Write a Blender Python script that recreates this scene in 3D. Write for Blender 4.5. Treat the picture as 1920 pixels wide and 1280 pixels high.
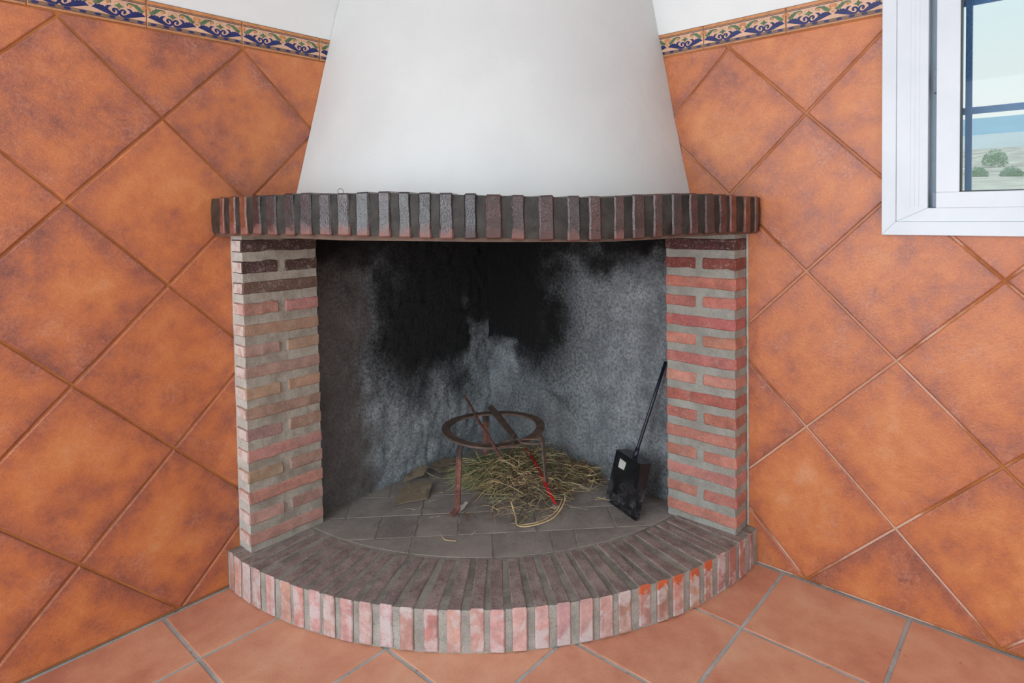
import bpy, bmesh, math, random
from mathutils import Vector, Matrix, noise as mnoise
for o in list(bpy.data.objects): bpy.data.objects.remove(o)
scene = bpy.context.scene
C = scene.collection
S = math.sqrt(.5)
DL = Vector((-S, -S, 0)); DR = Vector((S, -S, 0))      # along the left wall (a) and the right wall (b), from the corner
ROOM_ROT = math.radians(225)                           # (a, b, z) frame -> world
def W(a, b, z=0.0): return DL*a + DR*b + Vector((0, 0, z))

# ------------------------------------------------------------------ camera
cam = bpy.data.cameras.new('camera'); camo = bpy.data.objects.new('camera', cam); C.objects.link(camo)
yaw, pit, rol = 0.0644, -0.0343, -0.0158
fwd = Vector((math.sin(yaw)*math.cos(pit), math.cos(yaw)*math.cos(pit), math.sin(pit)))
rgt = Vector((math.cos(yaw), -math.sin(yaw), 0)); up = rgt.cross(fwd)
r2 = rgt*math.cos(rol) + up*math.sin(rol); u2 = r2.cross(fwd)
mw = Matrix((r2, u2, -fwd)).transposed().to_4x4(); mw.translation = Vector((-0.0215, -2.749, 1.146))
camo.matrix_world = mw
cam.sensor_fit = 'HORIZONTAL'; cam.sensor_width = 36; cam.lens = 1160.2*36/1920
cam.shift_x = (960-978.8)/1920; cam.shift_y = (434.5-640)/1920
cam.clip_end = 20000; cam.clip_start = 0.02
scene.camera = camo

# ------------------------------------------------------------------ world and light
def lin(r, g, b):
    f = lambda c: (c/255)/12.92 if c/255 <= .04045 else (((c/255)+.055)/1.055)**2.4
    return (f(r), f(g), f(b), 1)
world = bpy.data.worlds.new('sky'); scene.world = world; world.use_nodes = True
nt = world.node_tree; bg = nt.nodes['Background']
tc = nt.nodes.new('ShaderNodeTexCoord'); sx = nt.nodes.new('ShaderNodeSeparateXYZ'); rp = nt.nodes.new('ShaderNodeValToRGB')
nt.links.new(tc.outputs['Generated'], sx.inputs[0]); nt.links.new(sx.outputs['Z'], rp.inputs[0]); nt.links.new(rp.outputs[0], bg.inputs[0])
rp.color_ramp.elements[0].position = 0.0; rp.color_ramp.elements[0].color = lin(232, 226, 220)
e = rp.color_ramp.elements.new(.16); e.color = lin(220, 226, 226)
e = rp.color_ramp.elements.new(.34); e.color = lin(200, 226, 232)
rp.color_ramp.elements[-1].position = 1.0; rp.color_ramp.elements[-1].color = lin(186, 210, 230)
bg.inputs['Strength'].default_value = 1.15
def area_light(name, loc, direction, sx_, sy_, power, col):
    l = bpy.data.lights.new(name, 'AREA'); l.shape = 'RECTANGLE'; l.size = sx_; l.size_y = sy_; l.energy = power; l.color = col
    o = bpy.data.objects.new(name, l); C.objects.link(o); o.location = loc
    o.rotation_euler = Vector(direction).to_track_quat('-Z', 'Y').to_euler(); return o
RA, RB, RH = 4.3, 4.8, 2.65                             # room size along a, along b, height
area_light('door_daylight', W(RA+.12, 1.35, 1.12), -DL, 1.30, 2.1, 68, (0.80, 0.92, 1.0))
area_light('window_daylight', W(3.35, -.16, 1.55), DR, 1.3, 1.1, 42, (0.80, 0.92, 1.0))
area_light('far_fill_light', W(2.6, RB+.12, 1.55), -DR, 1.7, 1.2, 35, (0.84, 0.94, 1.0))  # added fill lamp behind the camera, lifts the shadows
scene.view_settings.view_transform = 'Standard'; scene.view_settings.look = 'None'
scene.view_settings.gamma = 1; scene.view_settings.use_curve_mapping = False
scene.view_settings.exposure = 0.0

# ------------------------------------------------------------------ helpers
def tag(o, label=None, cat=None, group=None, kind=None):
    if label: o['label'] = label
    if cat: o['category'] = cat
    if group: o['group'] = group
    if kind: o['kind'] = kind
    return o
def mesh_obj(name, me, parent=None):
    o = bpy.data.objects.new(name, me); C.objects.link(o)
    if parent is not None: o.parent = parent
    return o
def empty(name, parent=None, loc=(0, 0, 0), rz=0):
    o = bpy.data.objects.new(name, None); C.objects.link(o); o.location = loc; o.rotation_euler = (0, 0, rz); o.empty_display_size = .05
    if parent is not None: o.parent = parent
    return o
def pydata(name, verts, faces, mats, fm=None, smooth=False):
    me = bpy.data.meshes.new(name); me.from_pydata([tuple(v) for v in verts], [], faces)
    for m in mats: me.materials.append(m)
    if fm:
        for p, i in zip(me.polygons, fm): p.material_index = i
    if smooth:
        for p in me.polygons: p.use_smooth = True
    me.update(); return me
class MB:
    """collects verts and faces for one mesh"""
    def __init__(s): s.v = []; s.f = []; s.m = []
    def box(s, x0, x1, y0, y1, z0, z1, m=0):
        n = len(s.v)
        s.v += [(x, y, z) for z in (z0, z1) for y in (y0, y1) for x in (x0, x1)]
        s.f += [tuple(n+i for i in q) for q in ((0, 2, 3, 1), (4, 5, 7, 6), (0, 1, 5, 4), (2, 6, 7, 3), (0, 4, 6, 2), (1, 3, 7, 5))]
        s.m += [m]*6
    def prism(s, poly, z0, z1, m=0):
        n = len(s.v); k = len(poly)
        s.v += [(x, y, z0) for x, y in poly] + [(x, y, z1) for x, y in poly]
        s.f += [tuple(n+i for i in reversed(range(k))), tuple(n+k+i for i in range(k))] + [(n+i, n+(i+1) % k, n+k+(i+1) % k, n+k+i) for i in range(k)]
        s.m += [m]*(k+2)
    def tube(s, pts, rad, sides=6, m=0, flat=None, refv=None):
        pts = [Vector(p) for p in pts]; n0 = len(s.v); N = len(pts)
        for i, p in enumerate(pts):
            t = (pts[min(i+1, N-1)] - pts[max(i-1, 0)])
            t = t.normalized() if t.length > 1e-9 else Vector((0, 0, 1))
            ref = Vector(refv) if refv else (Vector((0, 0, 1)) if abs(t.z) < .9 else Vector((1, 0, 0)))
            x = t.cross(ref).normalized(); y = x.cross(t)
            r = rad[i] if isinstance(rad, (list, tuple)) else rad
            ra, rb = (r, r) if flat is None else (r, r*flat)
            for k in range(sides):
                a = 2*math.pi*(k+.5)/sides; s.v.append(tuple(p + x*math.cos(a)*ra + y*math.sin(a)*rb))
        for i in range(N-1):
            for k in range(sides):
                k2 = (k+1) % sides
                s.f.append((n0+i*sides+k, n0+i*sides+k2, n0+(i+1)*sides+k2, n0+(i+1)*sides+k)); s.m.append(m)
        s.f.append(tuple(n0+k for k in reversed(range(sides)))); s.f.append(tuple(n0+(N-1)*sides+k for k in range(sides))); s.m += [m, m]
    def build(s, name, mats, parent=None, smooth=False):
        if not isinstance(mats, (list, tuple)): mats = [mats]
        return mesh_obj(name, pydata(name, s.v, s.f, mats, s.m, smooth), parent)
def clip(poly, nx, ny, k):
    """keep the part of a convex polygon with nx*x + ny*y >= k"""
    out = []
    for i in range(len(poly)):
        p, q = poly[i], poly[(i+1) % len(poly)]
        dp, dq = nx*p[0]+ny*p[1]-k, nx*q[0]+ny*q[1]-k
        if dp >= 0: out.append(p)
        if (dp >= 0) != (dq >= 0):
            t = dp/(dp-dq); out.append((p[0]+(q[0]-p[0])*t, p[1]+(q[1]-p[1])*t))
    return out
def area(poly): return .5*sum(poly[i][0]*poly[(i+1) % len(poly)][1]-poly[(i+1) % len(poly)][0]*poly[i][1] for i in range(len(poly)))
def dedupe(poly, eps=.003):
    out = []
    for p in poly:
        if not out or math.hypot(p[0]-out[-1][0], p[1]-out[-1][1]) > eps: out.append(p)
    if len(out) > 1 and math.hypot(out[0][0]-out[-1][0], out[0][1]-out[-1][1]) <= eps: out.pop()
    return out
def inset(poly, d, skip=None):
    """shrink a ccw convex polygon by d (edges for which skip(p, q) holds stay put)"""
    k = len(poly); big = [(-9, -9), (9, -9), (9, 9), (-9, 9)]
    for i in range(k):
        p, q = poly[i], poly[(i+1) % k]; dx, dy = q[0]-p[0], q[1]-p[1]; L = math.hypot(dx, dy)
        if L < 1e-6: continue
        nx, ny = -dy/L, dx/L; big = clip(big, nx, ny, nx*p[0]+ny*p[1]+(0 if skip and skip(p, q) else d))
    return dedupe(big, 1e-5)
def tile_mesh(name, poly, mat, gap=.003, bev=.0035, thick=.007, skip=None):
    """a flat piece with rounded edges; face at z = 0"""
    o = inset(poly, gap, skip)
    if len(o) < 3 or area(o) < 3e-4: return None
    rings = [(o, -thick), (o, -bev*.75), (inset(o, bev*.35, skip), -bev*.25), (inset(o, bev, skip), 0)]
    if any(len(r) != len(o) for r, _ in rings): rings = [(o, -thick), (o, 0)]
    v = []; f = []; k = len(o)
    for r, z in rings: v += [(x, y, z) for x, y in r]
    for j in range(len(rings)-1):
        f += [(j*k+i, j*k+(i+1) % k, (j+1)*k+(i+1) % k, (j+1)*k+i) for i in range(k)]
    n = (len(rings)-1)*k; f.append(tuple(n+i for i in range(k)))
    me = pydata(name, v, f, [mat])
    return me

# ------------------------------------------------------------------ material helpers
class NT:
    def __init__(s, name):
        s.m = bpy.data.materials.new(name); s.m.use_nodes = True; s.t = s.m.node_tree; s.p = s.t.nodes['Principled BSDF']
        s.tc = s.t.nodes.new('ShaderNodeTexCoord'); s.oi = s.t.nodes.new('ShaderNodeObjectInfo')
    def link(s, a, b): s.t.links.new(a, b)
    def _in(s, sock, v):
        if hasattr(v, 'is_output'): s.link(v, sock)
        else: sock.default_value = v
    def vec(s, rnd=True):
        if not rnd: return s.tc.outputs['Object']
        a = s.t.nodes.new('ShaderNodeVectorMath'); a.operation = 'MULTIPLY_ADD'
        c = s.t.nodes.new('ShaderNodeCombineXYZ')
        for i in range(3): s.link(s.oi.outputs['Random'], c.inputs[i])
        s.link(c.outputs[0], a.inputs[0]); a.inputs[1].default_value = (17.3, 41.7, 29.1); s.link(s.tc.outputs['Object'], a.inputs[2])
        return a.outputs[0]
    def noise(s, vec, scale, detail=4, rough=.55, dist=0.0):
        n = s.t.nodes.new('ShaderNodeTexNoise'); s.link(vec, n.inputs['Vector'])
        n.inputs['Scale'].default_value = scale; n.inputs['Detail'].default_value = detail; n.inputs['Roughness'].default_value = rough; n.inputs['Distortion'].default_value = dist
        return n.outputs['Fac']
    def math(s, op, a, b=0.0, clamp=False):
        n = s.t.nodes.new('ShaderNodeMath'); n.operation = op; n.use_clamp = clamp; s._in(n.inputs[0], a); s._in(n.inputs[1], b); return n.outputs[0]
    def ramp(s, fac, stops):
        n = s.t.nodes.new('ShaderNodeValToRGB'); s.link(fac, n.inputs[0]); cr = n.color_ramp
        while len(cr.elements) < len(stops): cr.elements.new(.5)
        for el, (p, c) in zip(cr.elements, stops): el.position = p; el.color = c if len(c) == 4 else (*c, 1)
        return n.outputs[0]
    def step(s, v, lo, hi):
        n = s.t.nodes.new('ShaderNodeMapRange'); n.interpolation_type = 'SMOOTHSTEP'; s._in(n.inputs[0], v)
        n.inputs[1].default_value = lo; n.inputs[2].default_value = hi; return n.outputs[0]
    def mix(s, fac, a, b, blend='MIX'):
        n = s.t.nodes.new('ShaderNodeMix'); n.data_type = 'RGBA'; n.blend_type = blend
        s._in(n.inputs['Factor'], fac); s._in(n.inputs['A'], a) if False else None
        ins = [i for i in n.inputs if i.type == 'RGBA']; s._in(ins[0], a); s._in(ins[1], b)
        return [o for o in n.outputs if o.type == 'RGBA'][0]
    def bump(s, h, strength, dist=.01, normal=None):
        n = s.t.nodes.new('ShaderNodeBump'); s.link(h, n.inputs['Height']); n.inputs['Strength'].default_value = strength; n.inputs['Distance'].default_value = dist
        if normal is not None: s.link(normal, n.inputs['Normal'])
        return n.outputs[0]
    def sep(s, v):
        n = s.t.nodes.new('ShaderNodeSeparateXYZ'); s.link(v, n.inputs[0]); return n.outputs
    def attr(s, name):
        n = s.t.nodes.new('ShaderNodeAttribute'); n.attribute_name = name; return n
    def out(s, col=None, rough=None, normal=None, metal=None, spec=None, coat=None):
        p = s.p
        if col is not None: s._in(p.inputs['Base Color'], col)
        if rough is not None: s._in(p.inputs['Roughness'], rough)
        if normal is not None: s.link(normal, p.inputs['Normal'])
        if metal is not None: s._in(p.inputs['Metallic'], metal)
        if spec is not None: s._in(p.inputs['Specular IOR Level'], spec)
        if coat is not None: p.inputs['Coat Weight'].default_value = coat; p.inputs['Coat Roughness'].default_value = .18
        return s.m
MT = {}
def simple(name, col, rough=.6, metal=0.0, var=.25, scale=30, bump=.15):
    n = NT(name); v = n.vec(); a = n.noise(v, scale, 5)
    c = n.mix(n.step(a, .3, .7), tuple(x*(1-var) for x in col[:3])+(1,), tuple(min(1, x*(1+var*.6)) for x in col[:3])+(1,))
    MT[name] = n.out(c, rough, n.bump(n.noise(v, scale*6, 4), bump, .004), metal); return MT[name]

# rustic terracotta-look glazed wall tile
n = NT('wall_tile'); v = n.vec()
n1 = n.noise(v, 4.2, 6, .6, .4); n2 = n.noise(v, 17, 6, .65); n3 = n.noise(v, 120, 4, .6); n4 = n.noise(v, 420, 2, .5)
xyz = n.sep(n.tc.outputs['Object'])
edge = n.math('MAXIMUM', n.math('ABSOLUTE', xyz[0]), n.math('ABSOLUTE', xyz[1]))
ed = n.step(n.math('ADD', edge, n.math('MULTIPLY', n.math('SUBTRACT', n1, .5), .30)), .095, .185)
f = n.math('ADD', n.math('MULTIPLY', n1, .62), n.math('MULTIPLY', n2, .38))
f = n.math('ADD', f, n.math('MULTIPLY', n.math('SUBTRACT', n3, .5), .13))
f = n.math('SUBTRACT', f, n.math('MULTIPLY', ed, .13))
f = n.math('ADD', f, n.math('MULTIPLY', n.math('SUBTRACT', n.oi.outputs['Random'], .5), .07))
c = n.ramp(f, [(.30, lin(128, 76, 66)), (.40, lin(168, 96, 68)), (.49, lin(194, 113, 66)), (.58, lin(206, 128, 74)), (.70, lin(214, 152, 112))])
dust = n.math('MULTIPLY', n.step(n.noise(v, 9, 7, .72), .50, .68), n.step(n3, .38, .66))
c = n.mix(n.math('MULTIPLY', dust, .6), c, lin(192, 138, 118))
c = n.mix(n.math('MULTIPLY', n.step(n4, .58, .70), .40), c, lin(120, 66, 50)); c = n.mix(n.math('MULTIPLY', n.step(n4, .44, .30), .35), c, lin(214, 156, 122))
b = n.bump(n.math('ADD', n.math('MULTIPLY', n3, .6), n.math('MULTIPLY', n4, .4)), .30, .004, n.bump(n1, .12, .02))
MT['wall_tile'] = n.out(c, n.math('ADD', .30, n.math('MULTIPLY', n2, .22)), b, spec=.6)

n = NT('wall_grout'); v = n.vec(False); a = n.noise(v, 6, 5); w = n.noise(v, 3.1, 5, .6); fine = n.noise(v, 300, 3)
zz = n.sep(v)[2]
c = n.mix(n.step(a, .35, .65), lin(150, 88, 42), lin(176, 112, 62))
pale = n.math('MULTIPLY', n.step(w, .40, .52), n.attr('pale').outputs['Fac'])
c = n.mix(pale, c, lin(206, 170, 152))
MT['wall_grout'] = n.out(c, .85, n.bump(fine, .3, .003))

n = NT('floor_tile'); v = n.vec()
n1 = n.noise(v, 3.4, 5, .55, .8); n2 = n.noise(v, 14, 6, .6); n3 = n.noise(v, 160, 4)
f = n.math('ADD', n.math('MULTIPLY', n1, .65), n.math('MULTIPLY', n2, .35)); f = n.math('ADD', f, n.math('MULTIPLY', n.math('SUBTRACT', n3, .5), .10))
f = n.math('ADD', f, n.math('MULTIPLY', n.math('SUBTRACT', n.oi.outputs['Random'], .5), .10))
c = n.ramp(f, [(.30, lin(182, 118, 96)), (.43, lin(206, 143, 116)), (.56, lin(217, 160, 131)), (.70, lin(224, 178, 150))])
c = n.mix(n.math('MULTIPLY', n.step(n.noise(v, 60, 3), .70, .76), .35), c, lin(120, 78, 60))
MT['floor_tile'] = n.out(c, n.math('ADD', .34, n.math('MULTIPLY', n2, .2)), n.bump(n3, .12, .003, n.bump(n1, .08, .02)), spec=.4)
n = NT('floor_grout'); v = n.vec(False)
c = n.mix(n.step(n.noise(v, 8, 5), .35, .65), lin(164, 164, 162), lin(190, 190, 186)); c = n.mix(n.math('MULTIPLY', n.step(n.noise(v, 90, 4), .62, .7), .6), c, lin(88, 80, 74))
MT['floor_grout'] = n.out(c, .9, n.bump(n.noise(v, 240, 3), .4, .004))

n = NT('white_plaster'); v = n.vec(False)
c = n.mix(n.step(n.noise(v, 3, 5), .3, .7), lin(224, 226, 226), lin(232, 233, 232))
c = n.mix(n.math('MULTIPLY', n.step(n.noise(v, 55, 2), .77, .80), .5), c, lin(170, 168, 165))
MT['white_plaster'] = n.out(c, .75, n.bump(n.noise(v, 70, 6, .65), .10, .006, n.bump(n.noise(v, 9, 4), .14, .02)))

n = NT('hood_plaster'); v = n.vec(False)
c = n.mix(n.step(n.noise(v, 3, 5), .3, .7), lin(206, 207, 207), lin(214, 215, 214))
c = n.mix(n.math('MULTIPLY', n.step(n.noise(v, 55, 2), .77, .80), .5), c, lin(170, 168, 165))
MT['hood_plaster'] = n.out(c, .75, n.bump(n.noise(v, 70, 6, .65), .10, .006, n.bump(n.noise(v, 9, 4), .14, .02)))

def mortar(name, dark, light, b=.55):
    n = NT(name); v = n.vec(False); a = n.noise(v, 14, 6, .65); g = n.noise(v, 260, 4, .7); h = n.noise(v, 600, 2)
    c = n.mix(n.step(a, .3, .7), dark, light); c = n.mix(n.math('MULTIPLY', n.step(g, .52, .66), .6), c, tuple(x*.5 for x in dark[:3])+(1,))
    MT[name] = n.out(c, .95, n.bump(n.math('ADD', g, n.math('MULTIPLY', h, .5)), b, .006, n.bump(a, .3, .01)))
mortar('pillar_mortar', lin(146, 138, 126), lin(182, 176, 164))
mortar('pillar_mortar_pale', lin(150, 148, 140), lin(176, 176, 168))
mortar('whitish_mortar', lin(190, 188, 180), lin(214, 213, 206))  # near-white, for the left pillar's outer end and the caulk
mortar('hearth_mortar', lin(150, 146, 138), lin(188, 184, 176))
mortar('hearth_dust_mortar', lin(122, 117, 110), lin(164, 159, 150))

# bricks take their base colour from the object's own colour
n = NT('brick'); v = n.vec(); oc = n.oi.outputs['Color']
a = n.noise(v, 22, 6, .65); g = n.noise(v, 190, 4, .65); w = n.noise(v, 38, 5, .7)
c = n.mix(n.step(a, .3, .7), n.mix(1.0, oc, (.74, .72, .72, 1), 'MULTIPLY'), n.mix(1.0, oc, (1.16, 1.12, 1.10, 1), 'MULTIPLY'))
c = n.mix(n.math('MULTIPLY', n.step(w, .52, .72), .55), c, lin(172, 158, 146))
c = n.mix(n.math('MULTIPLY', n.step(g, .56, .70), .5), c, n.mix(1.0, oc, (.45, .42, .42, 1), 'MULTIPLY')); c = n.mix(n.math('MULTIPLY', n.step(g, .44, .32), .5), c, lin(186, 172, 160))
MT['brick'] = n.out(c, .9, n.bump(g, .45, .005, n.bump(a, .4, .01)))
n = NT('brick_whitish'); v = n.vec(); a = n.noise(v, 30, 5, .65); g = n.noise(v, 200, 4, .65)  # paler version of the brick for the left pillar's end faces
c = n.mix(n.step(a, .42, .66), lin(214, 206, 200), n.mix(.35, lin(214, 178, 168), n.oi.outputs['Color'])); MT['brick_whitish'] = n.out(n.mix(n.math('MULTIPLY', n.step(g, .62, .72), .4), c, lin(150, 142, 134)), .9, n.bump(g, .45, .005))
n = NT('brick_face'); v = n.vec(); oc = n.oi.outputs['Color']
a = n.noise(v, 26, 6, .65); g = n.noise(v, 200, 4, .65); w = n.noise(v, 19, 5, .62, .6)
c = n.mix(n.step(a, .3, .7), n.mix(1.0, oc, (.80, .77, .77, 1), 'MULTIPLY'), n.mix(1.0, oc, (1.14, 1.12, 1.10, 1), 'MULTIPLY'))
c = n.mix(n.math('MULTIPLY', n.step(w, .44, .62), .75), c, lin(206, 198, 198))
zz = n.sep(n.tc.outputs['Object'])[2]
chip = n.math('MULTIPLY', n.math('MULTIPLY', n.math('SUBTRACT', 1.0, n.oi.outputs['Alpha']), n.step(n.sep(n.tc.outputs['Object'])[0], .108, .112)), n.step(n.math('ADD', zz, n.math('MULTIPLY', n.math('SUBTRACT', n.noise(v, 70, 3), .5), .075)), .036, .040))
c = n.mix(n.math('MULTIPLY', n.step(g, .56, .68), .4), c, lin(130, 100, 94)); c = n.mix(chip, c, lin(200, 100, 64))
MT['brick_face'] = n.out(c, .9, n.bump(g, .4, .004, n.bump(a, .3, .01)))
n = NT('sooty_brick_top'); v = n.vec(); oc = n.oi.outputs['Color']
a = n.noise(v, 18, 6, .65); g = n.noise(v, 220, 4, .65)
c = n.mix(n.step(a, .32, .68), lin(112, 99, 96), lin(156, 142, 137)); c = n.mix(.12, c, oc)
c = n.mix(n.math('MULTIPLY', n.step(n.noise(v, 40, 5, .7), .5, .66), .5), c, lin(160, 152, 145)); c = n.mix(n.math('MULTIPLY', n.step(g, .46, .36), .6), c, lin(62, 54, 52)); c = n.mix(n.math('MULTIPLY', n.step(g, .60, .70), .5), c, lin(172, 164, 156))
MT['sooty_brick_top'] = n.out(c, .8, n.bump(g, .35, .004, n.bump(a, .3, .01)))
n = NT('dusty_paver'); v = n.vec(); a = n.noise(v, 7, 6, .65); g = n.noise(v, 240, 4, .7); w = n.noise(v, 30, 5, .7)
c = n.mix(n.step(a, .32, .68), lin(124, 116, 112), lin(158, 149, 143)); c = n.mix(n.math('MULTIPLY', n.step(w, .5, .7), .5), c, lin(156, 149, 143))
c = n.mix(n.math('MULTIPLY', n.step(g, .56, .68), .6), c, lin(84, 78, 75)); c = n.mix(n.math('MULTIPLY', n.step(g, .44, .34), .5), c, lin(176, 168, 162)); c = n.mix(n.math('MULTIPLY', n.step(n.noise(v, 120, 2), .765, .785), .9), c, lin(206, 200, 190))
MT['dusty_paver'] = n.out(c, .92, n.bump(g, .4, .004))

# varnished, smoke-blackened mantel brick and its joints
n = NT('mantel_brick'); v = n.vec(); oc = n.oi.outputs['Color']; a = n.noise(v, 34, 6, .65); g = n.noise(v, 170, 5, .7)
zz = n.sep(n.tc.outputs['Object'])[2]
c = n.mix(n.step(a, .3, .7), n.mix(1.0, oc, (.5, .45, .45, 1), 'MULTIPLY'), n.mix(1.0, oc, (1.35, 1.3, 1.3, 1), 'MULTIPLY'))
raw = n.math('SUBTRACT', 1.0, n.step(n.math('ADD', zz, n.math('MULTIPLY', n.math('SUBTRACT', n.noise(v, 45, 4), .5), .06)), -.052, -.020))
c = n.mix(n.math('MULTIPLY', raw, n.math('SUBTRACT', 1.0, n.oi.outputs['Alpha'])), c, lin(150, 98, 88))
MT['mantel_brick'] = n.out(c, n.math('ADD', .15, n.math('MULTIPLY', raw, .4)), n.bump(n.noise(v, 230, 3, .6), .42, .0038, n.bump(n.noise(v, 80, 4, .6), .28, .0035)), spec=.85)
n = NT('mantel_mortar'); v = n.vec(False); a = n.noise(v, 20, 6, .65); g = n.noise(v, 210, 5, .7)
c = n.mix(n.step(a, .3, .7), lin(30, 29, 27), lin(62, 60, 56)); c = n.mix(n.math('MULTIPLY', n.step(g, .6, .72), .5), c, lin(94, 90, 84))
MT['mantel_mortar'] = n.out(c, .32, n.bump(g, .5, .005, n.bump(a, .4, .010)), spec=.4)

# firebox plaster, soot from the mesh attribute 'soot' (x: soot, y: brown tint, with the left pillar's shadow painted in)
n = NT('firebox_plaster'); v = n.vec(False); at = n.sep(n.attr('soot').outputs['Vector'])
a = n.noise(v, 9, 7, .68); g = n.noise(v, 90, 6, .72); h = n.noise(v, 300, 4, .7)
c = n.mix(n.step(a, .3, .7), lin(140, 149, 155), lin(204, 213, 219))
c = n.mix(n.math('MULTIPLY', n.step(g, .42, .62), .6), c, lin(104, 104, 106))
c = n.mix(n.math('MULTIPLY', n.step(h, .47, .33), .75), c, lin(62, 62, 64)); c = n.mix(n.math('MULTIPLY', at[1], .7), c, lin(96, 82, 72))
sm = n.math('ADD', at[0], n.math('MULTIPLY', n.math('SUBTRACT', a, .5), .75)); sm = n.math('ADD', sm, n.math('MULTIPLY', n.math('SUBTRACT', g, .5), .6))
c = n.mix(n.step(sm, .05, .95), c, lin(13, 13, 15))
c = n.mix(n.math('MULTIPLY', n.step(h, .70, .76), .6), c, lin(176, 174, 172))
MT['firebox_plaster'] = n.out(c, n.math('SUBTRACT', .9, n.math('MULTIPLY', n.step(sm, .3, .8), .42)), n.bump(g, .9, .016, n.bump(h, .6, .005)))

simple('soot_black', (.012, .011, .011, 1), .8)
simple('mantel_board', lin(104, 84, 72), .8)
n = NT('old_iron'); v = n.vec(); a = n.noise(v, 26, 6, .65); g = n.noise(v, 160, 5, .7)
c = n.mix(n.step(a, .40, .62), lin(88, 78, 72), lin(118, 92, 80)); c = n.mix(n.math('MULTIPLY', n.step(g, .55, .68), .5), c, lin(140, 126, 114))
MT['old_iron'] = n.out(c, .62, n.bump(g, .4, .004), .1)
n = NT('rusty_iron'); v = n.vec(); a = n.noise(v, 30, 6, .65); g = n.noise(v, 170, 5, .7); zz = n.sep(n.tc.outputs['Object'])[2]
c = n.mix(n.step(a, .35, .65), lin(104, 62, 54), lin(134, 90, 80)); c = n.mix(n.math('MULTIPLY', n.step(g, .58, .66), .8), c, lin(176, 148, 138))
c = n.mix(n.step(n.math('ADD', zz, n.math('MULTIPLY', n.math('SUBTRACT', a, .5), .06)), .175, .20), c, lin(66, 58, 54))
MT['rusty_iron'] = n.out(c, .75, n.bump(g, .5, .004), .15)
n = NT('black_enamel'); v = n.vec(); a = n.noise(v, 16, 6, .7); g = n.noise(v, 120, 5, .75); zz = n.sep(n.tc.outputs['Object'])[2]
d = n.math('MULTIPLY', n.step(n.math('ADD', n.math('MULTIPLY', a, .6), n.math('MULTIPLY', g, .4)), .46, .62), n.math('SUBTRACT', 1.0, n.step(zz, .0, .16)))
c = n.mix(n.math('MULTIPLY', d, .65), lin(20, 22, 27), lin(112, 112, 116))
MT['black_enamel'] = n.out(c, n.math('ADD', .30, n.math('MULTIPLY', d, .5)), n.bump(g, .1, .003))
simple('dark_paint_metal', (.010, .014, .030, 1), .28, .0, .2, 40, .03)
simple('sticker_paper', lin(226, 226, 220), .6, 0, .06, 40, .02)
simple('straw_tan', lin(224, 196, 148), .75, 0, .4, 18, .1)
simple('straw_brown', lin(122, 96, 70), .85, 0, .35, 18, .1)
simple('leaf_grey_green', lin(150, 154, 112), .7, 0, .4, 14, .1)
simple('leaf_green', lin(88, 98, 62), .65, 0, .4, 14, .1)
simple('ash_fluff', lin(132, 118, 104), .95, 0, .4, 30, .3)
simple('red_plastic', lin(196, 22, 32), .35, 0, .2, 30, .05)
n = NT('cardboard'); v = n.vec(); wv = n.t.nodes.new('ShaderNodeTexWave'); n.link(v, wv.inputs['Vector']); wv.inputs['Scale'].default_value = 55; wv.inputs['Distortion'].default_value = 1.2
a = n.noise(v, 14, 5)
c = n.mix(n.math('MULTIPLY', wv.outputs['Fac'], .35), lin(140, 124, 104), lin(112, 98, 82)); c = n.mix(n.math('MULTIPLY', n.step(a, .56, .66), .7), c, lin(78, 68, 60))
MT['cardboard'] = n.out(c, .9, n.bump(wv.outputs['Fac'], .15, .003))
simple('white_paper', lin(224, 220, 214), .7, 0, .1)
n = NT('white_lacquer'); v = n.vec(False)
MT['white_lacquer'] = n.out(n.mix(n.step(n.noise(v, 6, 3), .3, .7), lin(206, 213, 221), lin(214, 220, 227)), .32)
simple('frame_gap', lin(150, 166, 180), .5, 0, .05); simple('rubber_gasket', lin(46, 52, 58), .5, 0, .1); simple('hinge_metal', lin(96, 106, 120), .4, .4, .1)
simple('grille_paint', lin(52, 104, 158), .35, 0, .35, 120, .1)
# glass pane: clear with a thin reflection
m = bpy.data.materials.new('pane_glass'); m.use_nodes = True; t = m.node_tree; t.nodes.remove(t.nodes['Principled BSDF'])
tr = t.nodes.new('ShaderNodeBsdfTransparent'); tr.inputs[0].default_value = (.95, .98, .98, 1); gl = t.nodes.new('ShaderNodeBsdfGlossy'); gl.inputs['Roughness'].default_value = .02
mx = t.nodes.new('ShaderNodeMixShader'); mx.inputs[0].default_value = .006; t.links.new(tr.outputs[0], mx.inputs[1]); t.links.new(gl.outputs[0], mx.inputs[2]); t.links.new(mx.outputs[0], t.nodes['Material Output'].inputs[0]); MT['pane_glass'] = m
# border tile colours
simple('border_cream', lin(214, 172, 144), .35, 0, .10, 30, .05); simple('border_orange', lin(196, 134, 84), .4, 0, .18, 40, .05)
simple('border_maroon', lin(84, 44, 46), .4, 0, .2); simple('border_brown', lin(128, 98, 78), .4, 0, .2); simple('border_blue', lin(26, 36, 98), .3, 0, .3, 60, .05)
simple('border_green', lin(86, 112, 78), .35, 0, .3, 60, .05); simple('border_ground', lin(222, 178, 132), .4, 0, .1)
# landscape
simple('dry_grass', lin(252, 222, 200), .95, 0, .30, .9, .1); simple('pale_earth', lin(250, 216, 196), .95, 0, .45, .35, .1)
simple('far_plain', lin(232, 228, 222), 1, 0, .10, .004, 0); simple('far_mountain', lin(176, 204, 218), 1, 0, .10, .002, 0); simple('shrub_leaf', lin(170, 190, 156), .9, 0, .25, 6, .1)  # the mountain's pale blue is distance haze painted into its colour

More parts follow.
